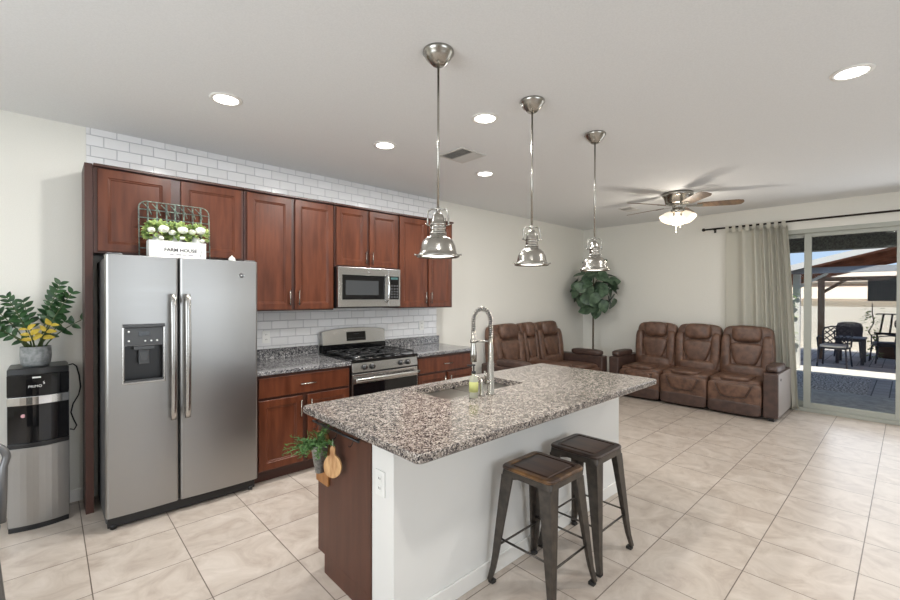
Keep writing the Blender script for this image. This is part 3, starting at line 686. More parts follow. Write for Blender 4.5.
MB().loft([rr2(.1515, .1515, .012, SH-.0503), rr2(.153, .153, .03, SH-.02)], False, True).build('apron', stool_metal, st)
def brace(z, o, r=.0055):
    for s_ in (-1, 1):
        MB().tube([(-o, s_*o, z), (o, s_*o, z)], r, 8).build('brace', stool_metal, st); MB().tube([(s_*o, -o, z+.035), (s_*o, o, z+.035)], r, 8).build('brace', stool_metal, st)
brace(.20, .158)
MB().obox((0, 0, SH-.07), .40, .018, .004, Matrix.Rotation(PI/4, 3, 'Z')).build('cross_brace', stool_metal, st); MB().obox((0, 0, SH-.076), .40, .018, .004, Matrix.Rotation(-PI/4, 3, 'Z')).build('cross_brace', stool_metal, st)
st2 = dup(st, (2.345, 1.315, 0), 'backless gunmetal stool with dark seat, farther one near the sofa end')
for ch in st2.children:
    if ch.name.split('.')[0] == 'seat': ch.data = ch.data.copy(); ch.data.materials[0] = noisy(mat('dark_stool_seat', rgb(60, 50, 46), .32, .4), rgb(56, 47, 44), rgb(76, 62, 54), nscale=5)

# ------------------------------------------------------------------ water cooler + plant
wc = thing('water_cooler', 'black and stainless freestanding water cooler by the wall', 'water cooler', (-.045, 3.99, 0))
cx0, cx1, cyf, cyb = -.192, .102, 3.86, 4.12
def bow(d, y0=0): return [(cx0+d, cyb)]+[(cx0+d+(cx1-cx0-2*d)*i/10, cyf+y0-.03*math.sin(PI*i/10)) for i in range(11)]+[(cx1-d, cyb)]
part('base', black_m, wc, lambda b: b.prism(bow(.004), 0, .03), .002)
part('lower_door', steel_m, wc, lambda b: b.prism([(x, y) for x, y in bow(0)[1:-1]]+[(cx1, cyf+.02), (cx0, cyf+.02)], .032, .53), .003)
part('body', black_m, wc, lambda b: b.prism([(cx0, cyb), (cx0, cyf+.021), (cx1, cyf+.021), (cx1, cyb)], .031, 1.03), .004)
part('upper_front', gloss_black, wc, lambda b: b.prism([(x, y) for x, y in bow(0, -.004)[1:-1]]+[(cx1, cyf+.02), (cx0, cyf+.02)], .86, .995), .003)
part('alcove', gloss_black, wc, lambda b: b.prism([(x, y) for x, y in bow(.004, .004)[1:-1]]+[(cx1-.004, cyf+.0205), (cx0+.004, cyf+.0205)], .56, .80), 0)
part('drip_tray', black_m, wc, lambda b: b.prism([(x, y-.012) for x, y in bow(0)[1:-1]]+[(cx1, cyf+.02), (cx0, cyf+.02)], .533, .56), .003)
part('trim_band', chrome_m, wc, lambda b: b.prism([(x, y) for x, y in bow(.0, -.008)[1:-1]]+[(cx1, cyf+.02), (cx0, cyf+.02)], .803, .857), .003)
part('lid', black_m, wc, lambda b: b.loft([[(x, y, .996) for x, y in bow(0)][::-1], [(x*.96-.002, y+.012, 1.035) for x, y in bow(0)][::-1]], False), .004)
part('sticker', mat('pink_sticker', rgb(220, 170, 175), .5), wc, lambda b: b.lathe((-.118, cyf-.0175, .735), [(0, -.001), (.012, -.001), (.012, .006), (0, .006)], 16, 'y'))
part('lid_badge', white_plastic, wc, lambda b: b.box(-.075, -.035, cyf-.035, cyf-.030, .972, .982))
text('maker_lettering', 'PRIMO', .022, (-.062, cyf-.0352, .92), (PI/2, 0, 0), white_plastic, wc)
part('flame_mark', white_plastic, wc, lambda b: b.tube([(-.022, cyf-.0345, .930), (-.018, cyf-.0345, .937), (-.024, cyf-.0345, .943), (-.019, cyf-.0345, .95)], [.002, .003, .002, .001], 6))
wc2 = tag(part('power_cord', black_m, None, lambda b: b.tube([(cx1-.02, 4.124, 1.0), (.13, 4.13, 1.01), (.150, 4.135, .99), (.165, 4.135, .92), (.172, 4.13, .84), (.160, 4.13, .78), (.13, 4.13, .72), (.118, 4.13, .66), (.135, 4.13, .60), (.15, 4.135, .56), (.135, 4.135, .53), (.112, 4.138, .54)], .0045, 8)), 'black power cord looping beside the water cooler', 'cord')
pot = thing('potted_plant', 'leafy green potted plant in a grey pot on the water cooler', 'potted plant', (-.06, 3.97, 1.036))
px, py, pz = -.06, 3.97, 1.036
part('pot', noisy(mat('grey_concrete', rgb(140, 142, 142), .6), rgb(120, 124, 124), rgb(158, 160, 160), nscale=14), pot, lambda b: b.lathe((px, py, pz), [(0, 0), (.062, 0), (.074, .02), (.078, .07), (.076, .13), (.070, .13), (.070, .12), (0, .118)], 28))
soil_m = noisy(mat('soil', rgb(60, 45, 35), .9), rgb(45, 34, 26), rgb(80, 62, 48), nscale=60)
part('soil', soil_m, pot, lambda b: b.lathe((px, py, pz+.1185), [(0, 0), (.069, 0), (.06, .003), (0, .004)], 20))
leaf_m = noisy(mat('glossy_dark_leaf', rgb(52, 92, 48), .3), rgb(26, 54, 32), rgb(58, 92, 52), nscale=9)
yel_m = noisy(mat('yellow_leaf', rgb(220, 190, 50), .5), rgb(176, 150, 36), rgb(214, 190, 80), nscale=9)
stem_m = mat('green_stem', rgb(70, 84, 46), .5)
def leaf(b, base, d, nrm, ln, wd, curl=.15, ns=6, kind='oval'):
    d = Vector(d).normalized(); n = Vector(nrm); n = (n-d*n.dot(d)).normalized(); s_ = d.cross(n); vs = []
    for i in range(ns+1):
        u = i/ns; k = math.sin(PI*(u**.8))**.75 if kind == 'oval' else (math.sin(PI*u**1.5)**.6*(.6+.4*u))
        k = max(k, .04)
        c = Vector(base)+d*ln*u-n*curl*ln*u*u
        for m_ in (-1, 0, 1):
            vs.append(c+s_*wd/2*k*m_+n*(abs(m_)*.12*wd*k))
    fs = [(i*3+j, i*3+j+1, (i+1)*3+j+1, (i+1)*3+j) for i in range(ns) for j in (0, 1)]
    b.add(vs, fs, True)
lf, yl, sm_ = MB(), MB(), MB(); rnd = random.Random(11)
stems = [(-.20, .03, .30, 7), (-.11, -.03, .33, 8), (-.20, -.06, .17, 6), (.10, -.03, .42, 9), (.12, .05, .33, 7), (.25, -.03, .21, 4), (-.26, .02, .21, 5), (.15, -.08, .36, 7), (-.05, .04, .30, 6), (-.03, -.12, .13, -3), (.06, -.09, .15, -3), (.12, -.05, .17, 3), (-.12, -.12, .12, 3)]
for i, (dx, dy, hh, nl) in enumerate(stems):
    base = Vector((px+dx*.18, py+dy*.2, pz+.122)); pts = []
    for k in range(10):
        u = k/9; pts.append(base+Vector((dx*(u**1.3), dy*u**1.4, hh*(u-.25*u*u*abs(dx)*4)/(1-abs(dx)))*1 if False else (dx*(u**1.3), dy*u**1.4, hh*(u-abs(dx)*u*u*.8)/(1-abs(dx)*.8))))
    sm_.tube(pts, [.0055-.0035*k/9 for k in range(10)], 6)
    n_ = abs(nl)
    for k in range(n_):
        u = .42+.58*k/max(1, n_-1); f = u*9; a = min(int(f), 8); p = pts[a].lerp(pts[a+1], f-a); t = (pts[a+1]-pts[a]).normalized()
        side = t.cross(Vector((0, -1, .1))).normalized()
        for sgn in (-1, 1):
            dd = side*sgn*(1-.5*k/n_)+t*.55+Vector((0, rnd.uniform(-.4, .1), 0))
            L_ = rnd.uniform(.052, .068)*(1-.25*(k/n_)**2)
            leaf(yl if nl < 0 else lf, p, dd, Vector((rnd.uniform(-.5, .5), -.75, .6)), L_, L_*.56)
# keep everything in front of the wall
for mb in (lf, yl, sm_): mb.v = [(min(x, .176) if y > 3.83 else min(x, .25), min(y, 4.14), z) for x, y, z in mb.v]
sm_.build('stems', stem_m, pot, 0, True); lf.build('leaves', leaf_m, pot, 0, True); yl.build('yellow_leaves', yel_m, pot, 0, True)

# chair at the left edge
mc = thing('metal_chair', 'grey metal dining chair with rounded back at the left edge', 'chair', (-.345, 2.68, 0))
chair_m = mat('grey_metal_chair', rgb(110, 110, 110), .35, .6)
part('seat', chair_m, mc, lambda b: b.loft([[(x-.345, y+2.68, z) for x, y, z in rr2(.18, .18, .05, .44)], [(x-.345, y+2.68, z) for x, y, z in rr2(.185, .185, .05, .455)]]))
def hoop(r=.014):
    pts = [(-.345-.185, 2.86, .45), (-.345-.19, 2.89, .7)]
    for k in range(9):
        a = PI-PI/2*k/8; pts.append((-.345-.1+.1*math.cos(a), 2.90, .74+.08*math.sin(a)))
    for k in range(9):
        a = PI/2-PI/2*k/8; pts.append((-.345+.1+.1*math.cos(a), 2.90, .74+.08*math.sin(a)))
    return pts+[(-.345+.19, 2.89, .7), (-.345+.185, 2.86, .45)]
part('back_frame', chair_m, mc, lambda b: b.tube(hoop(), .016, 10))
part('back_panel', chair_m, mc, lambda b: b.box(-.345-.08, -.345+.08, 2.885, 2.893, .45, .805), .003)
for sx_ in (-1, 1):
    for sy_ in (-1, 1):
        part('leg', chair_m, mc, lambda b: b.tube([(-.345+.15*sx_, 2.68+.15*sy_, .44), (-.345+.19*sx_, 2.68+.2*sy_, 0)], [.018, .012], 8))

# ------------------------------------------------------------------ things on top of the fridge
wp = mat('white_painted_wood', rgb(226, 226, 222), .6)
FZ = FT
bx0, bx1 = .512, .866
pb = thing('farmhouse_box', 'white wooden box lettered FARM HOUSE on top of the refrigerator', 'box', ((bx0+bx1)/2, 3.65, FZ+.0005))
part('tray', wp, pb, lambda b: (b.box(bx0, bx1, 3.60, 3.61, FZ+.0005, FZ+.128), b.box(bx0, bx1, 3.70, 3.71, FZ+.0005, FZ+.128), b.box(bx0, bx0+.01, 3.61, 3.70, FZ+.0005, FZ+.128), b.box(bx1-.01, bx1, 3.61, 3.70, FZ+.0005, FZ+.128), b.box(bx0+.01, bx1-.01, 3.61, 3.70, FZ+.0005, FZ+.01)), .001)
inkm = mat('dark_ink', rgb(60, 60, 62), .7)
text('lettering', 'FARM HOUSE', .034, (.703, 3.5985, FZ+.065), (PI/2, 0, 0), inkm, pb, .0006, .0006)
greyink = mat('grey_ink', rgb(150, 150, 152), .7)
part('small_print', greyink, pb, lambda b: [b.box(a, c, 3.5985, 3.5998, FZ+.030, FZ+.037) for a, c in ((.635, .658), (.675, .705), (.712, .735), (.75, .78))])
part('handle_plate', greyink, pb, lambda b: b.tube([(.80+.0, 3.598, FZ+.095), (.825, 3.592, FZ+.09), (.835, 3.592, FZ+.06), (.825, 3.598, FZ+.025)], .002, 6))
jar_g = mat('milky_glass_jar', rgb(215, 218, 214), .15)
rose_m = noisy(mat('white_petals', rgb(238, 236, 226), .6), rgb(225, 224, 208), rgb(245, 244, 236), nscale=30)
green_m = noisy(mat('fresh_green_leaf', rgb(110, 140, 70), .5), rgb(84, 118, 56), rgb(178, 192, 116), nscale=14)
for i, (x, nm) in enumerate(((.572, 'left'), (.689, 'middle'), (.806, 'right'))):
    j = thing('mason_jar', 'white %s glass jar in the FARM HOUSE box' % nm if nm != 'middle' else 'white glass jar in the centre of the FARM HOUSE box', 'jar', (x, 3.655, FZ+.0105), group='jars in the farmhouse box')
    part('glass', jar_g, j, lambda b: b.lathe((x, 3.655, FZ+.0105), [(0, 0), (.036, 0), (.038, .006), (.038, .12), (.03, .135), (.031, .16), (.028, .16), (.027, .1), (0, .1)], 20))
    fl = thing('flower_bunch', {'left': 'leftmost bunch of white roses and greenery above the refrigerator', 'middle': 'middle bunch of white roses in the box on the refrigerator', 'right': 'rightmost bunch of white roses and greenery above the refrigerator'}[nm], 'flowers', (x, 3.655, FZ+.15), group='white rose bunches on the refrigerator')
    g = MB(); rs = random.Random(40+i)
    for k in range(150):
        a = rs.uniform(0, 2*PI); e = rs.uniform(-.45, 1.3); d = Vector((math.cos(a)*math.cos(e), math.sin(a)*math.cos(e)*.75, math.sin(e)))
        p = Vector((x, 3.65, FZ+.185))+Vector((d.x*.062, d.y*.05, d.z*.062-.006)); L_ = rs.uniform(.028, .05)
        leaf(g, p, d+Vector((rs.uniform(-.5, .5), rs.uniform(-.5, .3), rs.uniform(-.5, .5))), Vector((rs.uniform(-.5, .5), -.6, .7)), L_, L_*.62)
    g.build('greenery', green_m, fl, 0, True)
    part('stems', stem_m, fl, lambda b: [b.tube([(x+q*.01, 3.655, FZ+.115), (x+q*.015, 3.652, FZ+.2)], .002, 5) for q in (-1, 0, 1)])
    for dx, dy, dz, r in ((-.036, -.045, .022, .026), (.024, -.052, .046, .036), (.022, -.056, -.02, .018)):
        dx += rs.uniform(-.012, .012); dz += rs.uniform(-.012, .012)
        rb = MB(); c = Vector((x+dx, 3.65+dy, FZ+.175+dz))
        for ring, (cnt, rr_, ti) in enumerate(((3, .3, .2), (5, .6, .5), (7, 1, .9))):
            for q in range(cnt):
                a = 2*PI*q/cnt+ring; out = Vector((math.cos(a), -.35, math.sin(a))).normalized()
                rb.cushion(c+Vector((math.cos(a)*r*rr_*.75, -r*(1-rr_)*.5, math.sin(a)*r*rr_*.55)), r*1.0, r*.3, r*.8, 1, 8, 6, M=out.to_track_quat('Y', 'Z').to_matrix())
        rb.build('rose', rose_m, fl, 0, True)
# wire basket behind
wire = noisy(mat('weathered_green_metal', rgb(112, 128, 118), .5, .5), rgb(90, 96, 96), rgb(135, 155, 140), nscale=20)
bw = thing('wire_basket', 'weathered green metal basket rack leaning behind the flowers', 'basket', (.70, 3.75, FZ+.0005))
def bpt(x, z, dy=0): return (x, 3.735+.035*(z-FZ)/.42+dy, z)
def frame(b, dy=0, top_=2.185):
    x0, x1, r = .475, .925, .05; pts = [bpt(x0, FZ+.004, dy)]
    for k in range(6):
        a = PI-PI/2*k/5; pts.append(bpt(x0+r+r*math.cos(a), top_-r+r*math.sin(a), dy))
    for k in range(6):
        a = PI/2-PI/2*k/5; pts.append(bpt(x1-r+r*math.cos(a), top_-r+r*math.sin(a), dy))
    pts.append(bpt(x1, FZ+.004, dy)); b.tube(pts, .0042, 8)
part('rim', wire, bw, lambda b: (frame(b), b.tube([bpt(.475, FZ+.004), bpt(.925, FZ+.004)], .0042, 8)))
part('wire_grid', wire, bw, lambda b: [b.tube([bpt(x, FZ+.004, .006), bpt(x, 2.18, .006)], .006, 6) for x in (.53, .585, .645, .70, .755, .815, .87)]+[b.tube([bpt(.476, z), bpt(.924, z)], .004, 6) for z in (FZ+.08, FZ+.16, FZ+.235, FZ+.30, FZ+.36)])
part('scroll', wire, bw, lambda b: [b.tube([bpt(x, 2.17, -.004), bpt(x+.035, 2.13, -.012), bpt(x+.05, 2.09, -.008)], .004, 6) for x in (.50, .555, .61, .67, .725, .78, .83)])
cm = thing('white_ornament', 'tiny white rounded gadget on the right of the refrigerator top', 'gadget', (1.045, 3.6, FZ+.0005))
part('body', white_plastic, cm, lambda b: b.lathe((1.045, 3.6, FZ+.0005), [(0, 0), (.024, 0), (.026, .008), (.022, .03), (.01, .042), (0, .043)], 20))
part('cap', trim_m, cm, lambda b: b.lathe((1.045, 3.6, FZ+.0437), [(0, 0), (.006, 0), (.005, .006), (0, .008)], 12))

# ------------------------------------------------------------------ sofas
def trap(k): return lambda x, y, z: (x*(1+k*z), y, z)
def back_unit(par, x, w, yb, lean, name='backrest', rest=True):
    M = Matrix.Rotation(-lean, 3, 'X')
    def at(dx, dy, dz): return Vector((x, yb, .42))+M@Vector((dx, dy, dz))
    bo = MB(); bo.cushion(at(0, 0, .33), w*1.0, .20, .72, .24, 40, 20, M=M, fn=lambda a, b_, c: (a*(1-.07*max(0, c)), b_*(1-.25*c), c-.06*a*a*max(0, c)))
    bk = bo.build(name, leather, par)
    for sx_ in (-1, 1):
        MB().cushion(at(sx_*w*.385, -.065, .28), w*.20, .16, .56, .5, 20, 16, M=M, fn=lambda a, b_, c: (a-sx_*.35*max(0, -c), b_, c)).build('wing', leather, bk)
    MB().cushion(at(0, -.085, .575), w*.56, .17, .23, .55, 28, 14, M=M).build('headrest', leather, bk)
    MB().cushion(at(0, -.085, .29), w*.54, .13, .32, .42, 28, 14, M=M, fn=lambda a, b_, c: (a*(1+.28*c), b_, c)).build('lumbar_pad', leather, bk)
    MB().cushion(at(0, -.09, .06), w*.80, .15, .20, .5, 28, 14, M=M).build('lower_roll', leather, bk)
    return bk
def seat_unit(par, x, w, pad=True):
    s_ = MB(); s_.cushion((x, -.13, .36), w*.985, .68, .22, .22, 36, 16); sc = s_.build('seat_cushion', leather, par)
    f = MB(); f.cushion((x, -.45, .27), w*.985, .12, .32, .25, 36, 16); ft = f.build('footrest', leather, par)
    MB().cushion((x, -.475, .11), w*.975, .08, .16, .3, 30, 12).build('lower_panel', leather_d, par)
    if pad:
        MB().cushion((x, -.512, .325), w*.55, .055, .17, .4, 28, 12, fn=lambda a, b_, c: (a*(1+.22*c), b_, c)).build('front_pad', leather, ft)
        MB().tube([(x-w*.335, -.520, .405), (x-w*.31, -.537, .35), (x-w*.235, -.540, .255), (x-w*.20, -.538, .243), (x+w*.20, -.538, .243), (x+w*.235, -.540, .255), (x+w*.31, -.537, .35), (x+w*.335, -.520, .405)], .0055, 6).build('piping', leather_d, ft)
        MB().cushion((x, -.31, .468), w*.60, .36, .06, .4, 28, 12).build('seat_pad', leather, sc)
def arm(par, x, w, out):
    a = MB().box(x-w/2, x+w/2, -.50, .30, .045, .585).build('armrest', leather_d, par, .018, seg=3)
    MB().cushion((x, -.20, .625), w*1.0, .52, .095, .5, 24, 14).build('arm_pad', leather_d, a)
    MB().box(x-w/2+.025, x+w/2-.025, -.502, -.5005, .08, .52).build('front_inset', leather_d, a, .0)
    if out:
        MB().box(x+out*w/2 if out > 0 else x-w/2-.004, x+w/2+.004 if out > 0 else x-w/2, -.47, .29, .06, .575).build('side_panel', leather_side if out > 0 else leather_d, a, .001)
        MB().lathe((x+out*(w/2+.0045), -.36, .50), [(.0, 0), (.017, 0), (.017, .004), (0, .004)], 16, 'x').build('recline_button', black_m, a)
    for y in (-.42, .24): MB().box(x-.03, x+.03, y-.03, y+.03, 0, .0445).build('foot', black_m, a)
    return a
sf = thing('recliner_sofa', 'long brown leather three-seat reclining sofa against the back wall', 'sofa', (6.83, 2.115, 0), -PI/2, 'brown leather sofas')
MB().box(-.90, .90, -.40, .40, .05, .26).build('frame', black_m, sf)
for x in (-.60, 0, .60):
    seat_unit(sf, x, .60); back_unit(sf, x, .615, .17, .10)
arm(sf, -.98, .15, 0); arm(sf, .98, .15, 1)
lv = thing('recliner_loveseat', 'brown leather two-seat reclining loveseat with centre console against the left wall', 'loveseat', (5.365, 3.72, 0), 0, 'brown leather sofas')
MB().box(-.80, .80, -.40, .36, .05, .26).build('frame', black_m, lv)
for x in (-.515, .515):
    seat_unit(lv, x, .67); back_unit(lv, x, .67, .26, .14)
back_unit(lv, 0, .36, .27, .14, 'console_backrest')
con = MB().cushion((0, -.08, .47), .31, .70, .16, .3, 30, 14).build('console', leather, lv)
MB().cushion((0, -.45, .29), .31, .12, .40, .3, 30, 14).build('console_front', leather, con)
arm(lv, -.935, .165, 0); arm(lv, .935, .165, 0)

# ------------------------------------------------------------------ fiddle leaf tree
tr = thing('fiddle_leaf_tree', 'tall fiddle leaf fig tree standing in the corner between the sofas', 'plant', (6.9, 3.74, 0))
part('pot', mat('dark_pot', rgb(60, 56, 52), .6), tr, lambda b: b.lathe((6.9, 3.74, 0), [(0, 0), (.12, 0), (.15, .25), (.14, .25), (.135, .22), (0, .22)], 24))
part('soil', soil_m, tr, lambda b: b.lathe((6.9, 3.74, .2205), [(0, 0), (.132, 0), (.12, .005), (0, .008)], 20))
bark = noisy(mat('bark', rgb(92, 82, 68), .8), rgb(76, 66, 54), rgb(112, 100, 84), nscale=30)
part('trunk', bark, tr, lambda b: (b.tube([(6.9, 3.74, .2), (6.905, 3.745, .8), (6.895, 3.74, 1.3), (6.9, 3.74, 1.9)], [.02, .016, .014, .008], 8), [b.tube([(6.9, 3.74, 1.2+.1*k), (6.9+.13*math.cos(k*2.4), 3.74+.13*math.sin(k*2.4), 1.38+.1*k)], [.008, .004], 6) for k in range(6)]))
fig_m = noisy(mat('fig_leaf', rgb(52, 76, 56), .42), rgb(48, 70, 52), rgb(88, 112, 86), nscale=5)
g = MB(); rs = random.Random(5)
for k in range(78):
    f = (k*.618) % 1.0; zz = -1+2*(k+.5)/78; a = k*2.39996
    d = Vector((math.cos(a)*math.sqrt(1-zz*zz), math.sin(a)*math.sqrt(1-zz*zz), zz))
    R_ = rs.uniform(.55, .85)
    p = Vector((6.86, 3.70, 1.62))+Vector((d.x*.42, d.y*.42, d.z*.42))*R_
    dirn = Vector((rs.uniform(-1, 1), rs.uniform(-1, 1), rs.uniform(-1.0, .5))); dirn = dirn-d*dirn.dot(d)*.7+d*.25
    ln = rs.uniform(.19, .25)
    leaf(g, p, dirn, d+Vector((-.45, -.45, .35)), ln, ln*.78, .22, 8)
for (dx, dy, dz, ax, ay, az, ln) in ((-.14, -.12, 1.36, .0, .05, -1, .24), (-.12, -.05, 2.0, -.3, .4, .3, .2), (-.1, -.1, 2.02, .2, -.5, .35, .2)):
    leaf(g, (6.88+dx, 3.72+dy, dz), (ax, ay, az), (-.8, -.6, .25), ln, ln*.75, .15, 8)
g.v = [(min(x, 7.25), min(y, 4.12), z) for x, y, z in g.v]
g.build('leaves', fig_m, tr, 0, True)

# ------------------------------------------------------------------ curtain and rod
rod = thing('curtain_rod', 'dark curtain rod mounted above the sliding glass door', 'curtain rod', (7.19, .45, 2.51))
RXc = 7.215
part('pole', dark_metal, rod, lambda b: b.tube([(RXc, 2.10, 2.512), (RXc, -1.25, 2.512)], .0125, 12))
for y in (2.125, -1.275): part('finial', dark_metal, rod, lambda b: b.cushion((RXc, y, 2.512), .05, .05, .05, 1, 16, 12))
for y in (1.99, -1.1): part('bracket', dark_metal, rod, lambda b: (b.tube([(RXc, y, 2.498), (XB-.006, y, 2.492)], .006, 8), b.box(XB-.006, XB-.0005, y-.015, y+.015, 2.46, 2.52)))
cur_m = bpy.data.materials.new('pale_green_grey_curtain'); cur_m.use_nodes = True
_b = cur_m.node_tree.nodes['Principled BSDF']; _b.inputs['Base Color'].default_value = rgb(212, 209, 198); _b.inputs['Roughness'].default_value = .8
_t = N(cur_m, 'ShaderNodeBsdfTranslucent'); _t.inputs[0].default_value = rgb(236, 236, 226); _x = N(cur_m, 'ShaderNodeMixShader'); _x.inputs[0].default_value = .35
_o = cur_m.node_tree.nodes['Material Output']; L(cur_m, _b.outputs[0], _x.inputs[1]); L(cur_m, _t.outputs[0], _x.inputs[2]); L(cur_m, _x.outputs[0], _o.inputs[0])
cu = thing('curtain', 'pale grey-green tab-top curtain gathered at the left of the glass door', 'curtain', (RXc, 1.45, .02))
def curt(b):
    nu, nv = 150, 40; vs = []; 
    for j in range(nv+1):
        v = j/nv; z = 2.465-(2.445)*v
        ya, yb = 1.835, 1.13-.13*v**.8
        for side in (1, -1):
            pass
        for i in range(nu+1):
            u = i/nu
            # flatter on the left, tight folds on the right
            ph = 2*PI*(1.3*u+5.2*u**1.8)
            amp = min(.052, .02+.05*u)*(.9+.1*v)
            y = ya+(yb-ya)*(u**.85)+.010*math.sin(ph*1.0+1.2)*u
            x = RXc+amp*math.sin(ph)+.012*math.sin(5*u+3*v)*v
            vs.append((x, y, z))
    n = nu+1
    fs = [(j*n+i, j*n+i+1, (j+1)*n+i+1, (j+1)*n+i) for j in range(nv) for i in range(nu)]
    b.add(vs, fs, True)
cc = part('cloth', cur_m, cu, curt)
so = cc.modifiers.new('thickness', 'SOLIDIFY'); so.thickness = .0015
for k in range(9):
    y = 1.815-.082*k
    part('tab', cur_m, cu, lambda b: b.box(RXc-.0175, RXc-.0155, y-.022, y+.022, 2.44, 2.53).box(RXc+.0155, RXc+.0175, y-.022, y+.022, 2.44, 2.53).box(RXc-.0175, RXc+.0175, y-.022, y+.022, 2.5285, 2.5305))

# ------------------------------------------------------------------ ceiling fixtures
can = thing('recessed_light', 'round recessed ceiling light nearest the refrigerator', 'ceiling light', (.825, 2.953, H), 0, 'recessed ceiling lights')
MB().lathe((0, 0, 0), [(.070, -.0005), (.094, -.0005), (.094, -.005), (.072, -.008)], 32, 'z', True).build('trim_ring', trim_m, can)
MB().lathe((0, 0, 0), [(0, -.0045), (.0695, -.0045), (.0695, -.0005), (0, -.0005)], 32).build('lens', glow, can)
CANS = [(.825, 2.953), (2.025, 2.949), (3.225, 2.934), (2.225, 2.026), (3.243, .225)]
LB = [None, 'round recessed ceiling light above the microwave', 'small recessed ceiling light beyond the air vent, farthest one', 'recessed ceiling light between the first two pendants', 'lone recessed ceiling light at the upper right']
for k, (x, y) in enumerate(CANS):
    if k: dup(can, (x, y, H), LB[k])
for x, y in CANS+[(.4, .3), (5.6, -.4)]:
    light('can_lamp', 'AREA', (x, y, H-.02), CANP, (1, .985, .96), (0, 0, -1), shape='DISK', size=.13)
vent_m = mat('white_vent_metal', rgb(205, 203, 198), .5)
vent_d = mat('dark_duct', rgb(96, 96, 94), .8)
vt = thing('ceiling_vent', 'square louvred ceiling air vent near the recessed lights', 'air vent', (2.66, 2.69, H), .0, 'ceiling air vents')
MB().box(-.13, .13, -.13, .13, -.0035, -.0005).build('duct', vent_d, vt)
b = MB(); b.box(-.15, .15, -.15, -.13, -.01, -.0005); b.box(-.15, .15, .13, .15, -.01, -.0005); b.box(-.15, -.13, -.13, .13, -.01, -.0005); b.box(.13, .15, -.13, .13, -.01, -.0005); b.box(-.004, .004, -.13, .13, -.012, -.004)
b.build('frame', vent_m, vt, .002)
def slats(sx_):
    b = MB()
    for k in range(7):
        x = sx_*(.017+.0175*k)
        b.obox((x, 0, -.0095), .014, .255, .0015, Matrix.Rotation(sx_*.6, 3, 'Y'))
    return b
slats(1).build('slats', vent_m, vt); slats(-1).build('slats', vent_m, vt)
dup(vt, (6.0, 2.714, H), 'narrow ceiling air vent beside the ceiling fan blades').scale = (1, .6, 1)

# pendants
pd = thing('pendant_light', 'nearest nickel dome pendant hanging over the left end of the island', 'pendant light', (1.45, 1.64, H), 0, 'nickel pendant lights over the island')
MB().lathe((0, 0, 0), [(0, -.0005), (.078, -.0005), (.080, -.012), (.072, -.02), (.066, -.034), (.058, -.044), (.044, -.058), (.03, -.07), (0, -.071)], 36).build('canopy', nickel_m, pd)
MB().tube([(0, 0, -.071), (0, 0, -.80)], .006, 10).build('rod', nickel_m, pd)
zb = 1.700-H
MB().lathe((0, 0, 0), [(0, zb+.228), (.014, zb+.226), (.026, zb+.215), (.033, zb+.195), (.034, zb+.172), (.038, zb+.170), (.038, zb+.164), (.035, zb+.162), (.035, zb+.148), (.039, zb+.146), (.039, zb+.14), (.035, zb+.138), (.035, zb+.128), (.043, zb+.126), (.043, zb+.118), (0, zb+.112)], 28).build('socket_cover', nickel_m, pd)
MB().lathe((0, 0, 0), [(.036, zb+.122), (.041, zb+.12), (.042, zb+.108), (.060, zb+.099), (.076, zb+.084), (.087, zb+.060), (.092, zb+.032), (.095, zb+.02), (.107, zb+.012), (.110, zb+.004), (.106, zb), (.093, zb+.008), (.088, zb+.03), (.082, zb+.058), (.072, zb+.079), (.04, zb+.094), (.030, zb+.11)], 40, 'z', True).build('shade', nickel_m, pd)
MB().lathe((0, 0, 0), [(0, zb+.004), (.06, zb+.006), (.0925, zb+.010), (.0925, zb+.014), (0, zb+.012)], 32).build('lens', emit('pendant_lens', (1, .96, .9, 1), 4), pd)
for sg in (-1, 1):
    ax, ay = .73*sg, -.68*sg
    MB().tube([(ax*.004, ay*.004, zb+.243), (ax*.035, ay*.035, zb+.245), (ax*.05, ay*.05, zb+.232), (ax*.053, ay*.053, zb+.2), (ax*.053, ay*.053, zb+.165), (ax*.036, ay*.036, zb+.16)], .0045, 8).build('yoke_arm', nickel_m, pd)
    MB().cushion((ax*.056, ay*.056, zb+.168), .016, .016, .012, 1, 10, 8).build('thumb_screw', nickel_m, pd)
    MB().tube([(ax*.103, ay*.103, zb+.012), (ax*.121, ay*.121, zb+.014)], [.003, .005], 8).build('rim_screw', nickel_m, pd)
    MB().tube([(ax*.037, ay*.037, zb+.2), (ax*.037, ay*.037, zb+.115)], .002, 6).build('cage_wire', nickel_m, pd)
MB().lathe((0, 0, 0), [(0, zb+.225), (.008, zb+.225), (.01, zb+.245), (.008, zb+.255), (0, zb+.255)], 14).build('collar', nickel_m, pd)
dup(pd, (2.25, 1.645, H), 'middle nickel dome pendant over the island'); dup(pd, (3.052, 1.647, H), 'farthest nickel dome pendant at the fig tree end of the island')
for x in (1.45, 2.25, 3.052): light('pendant_lamp', 'AREA', (x, 1.645, 1.69), PENP, (1, .93, .82), (0, 0, -1), shape='DISK', size=.16)

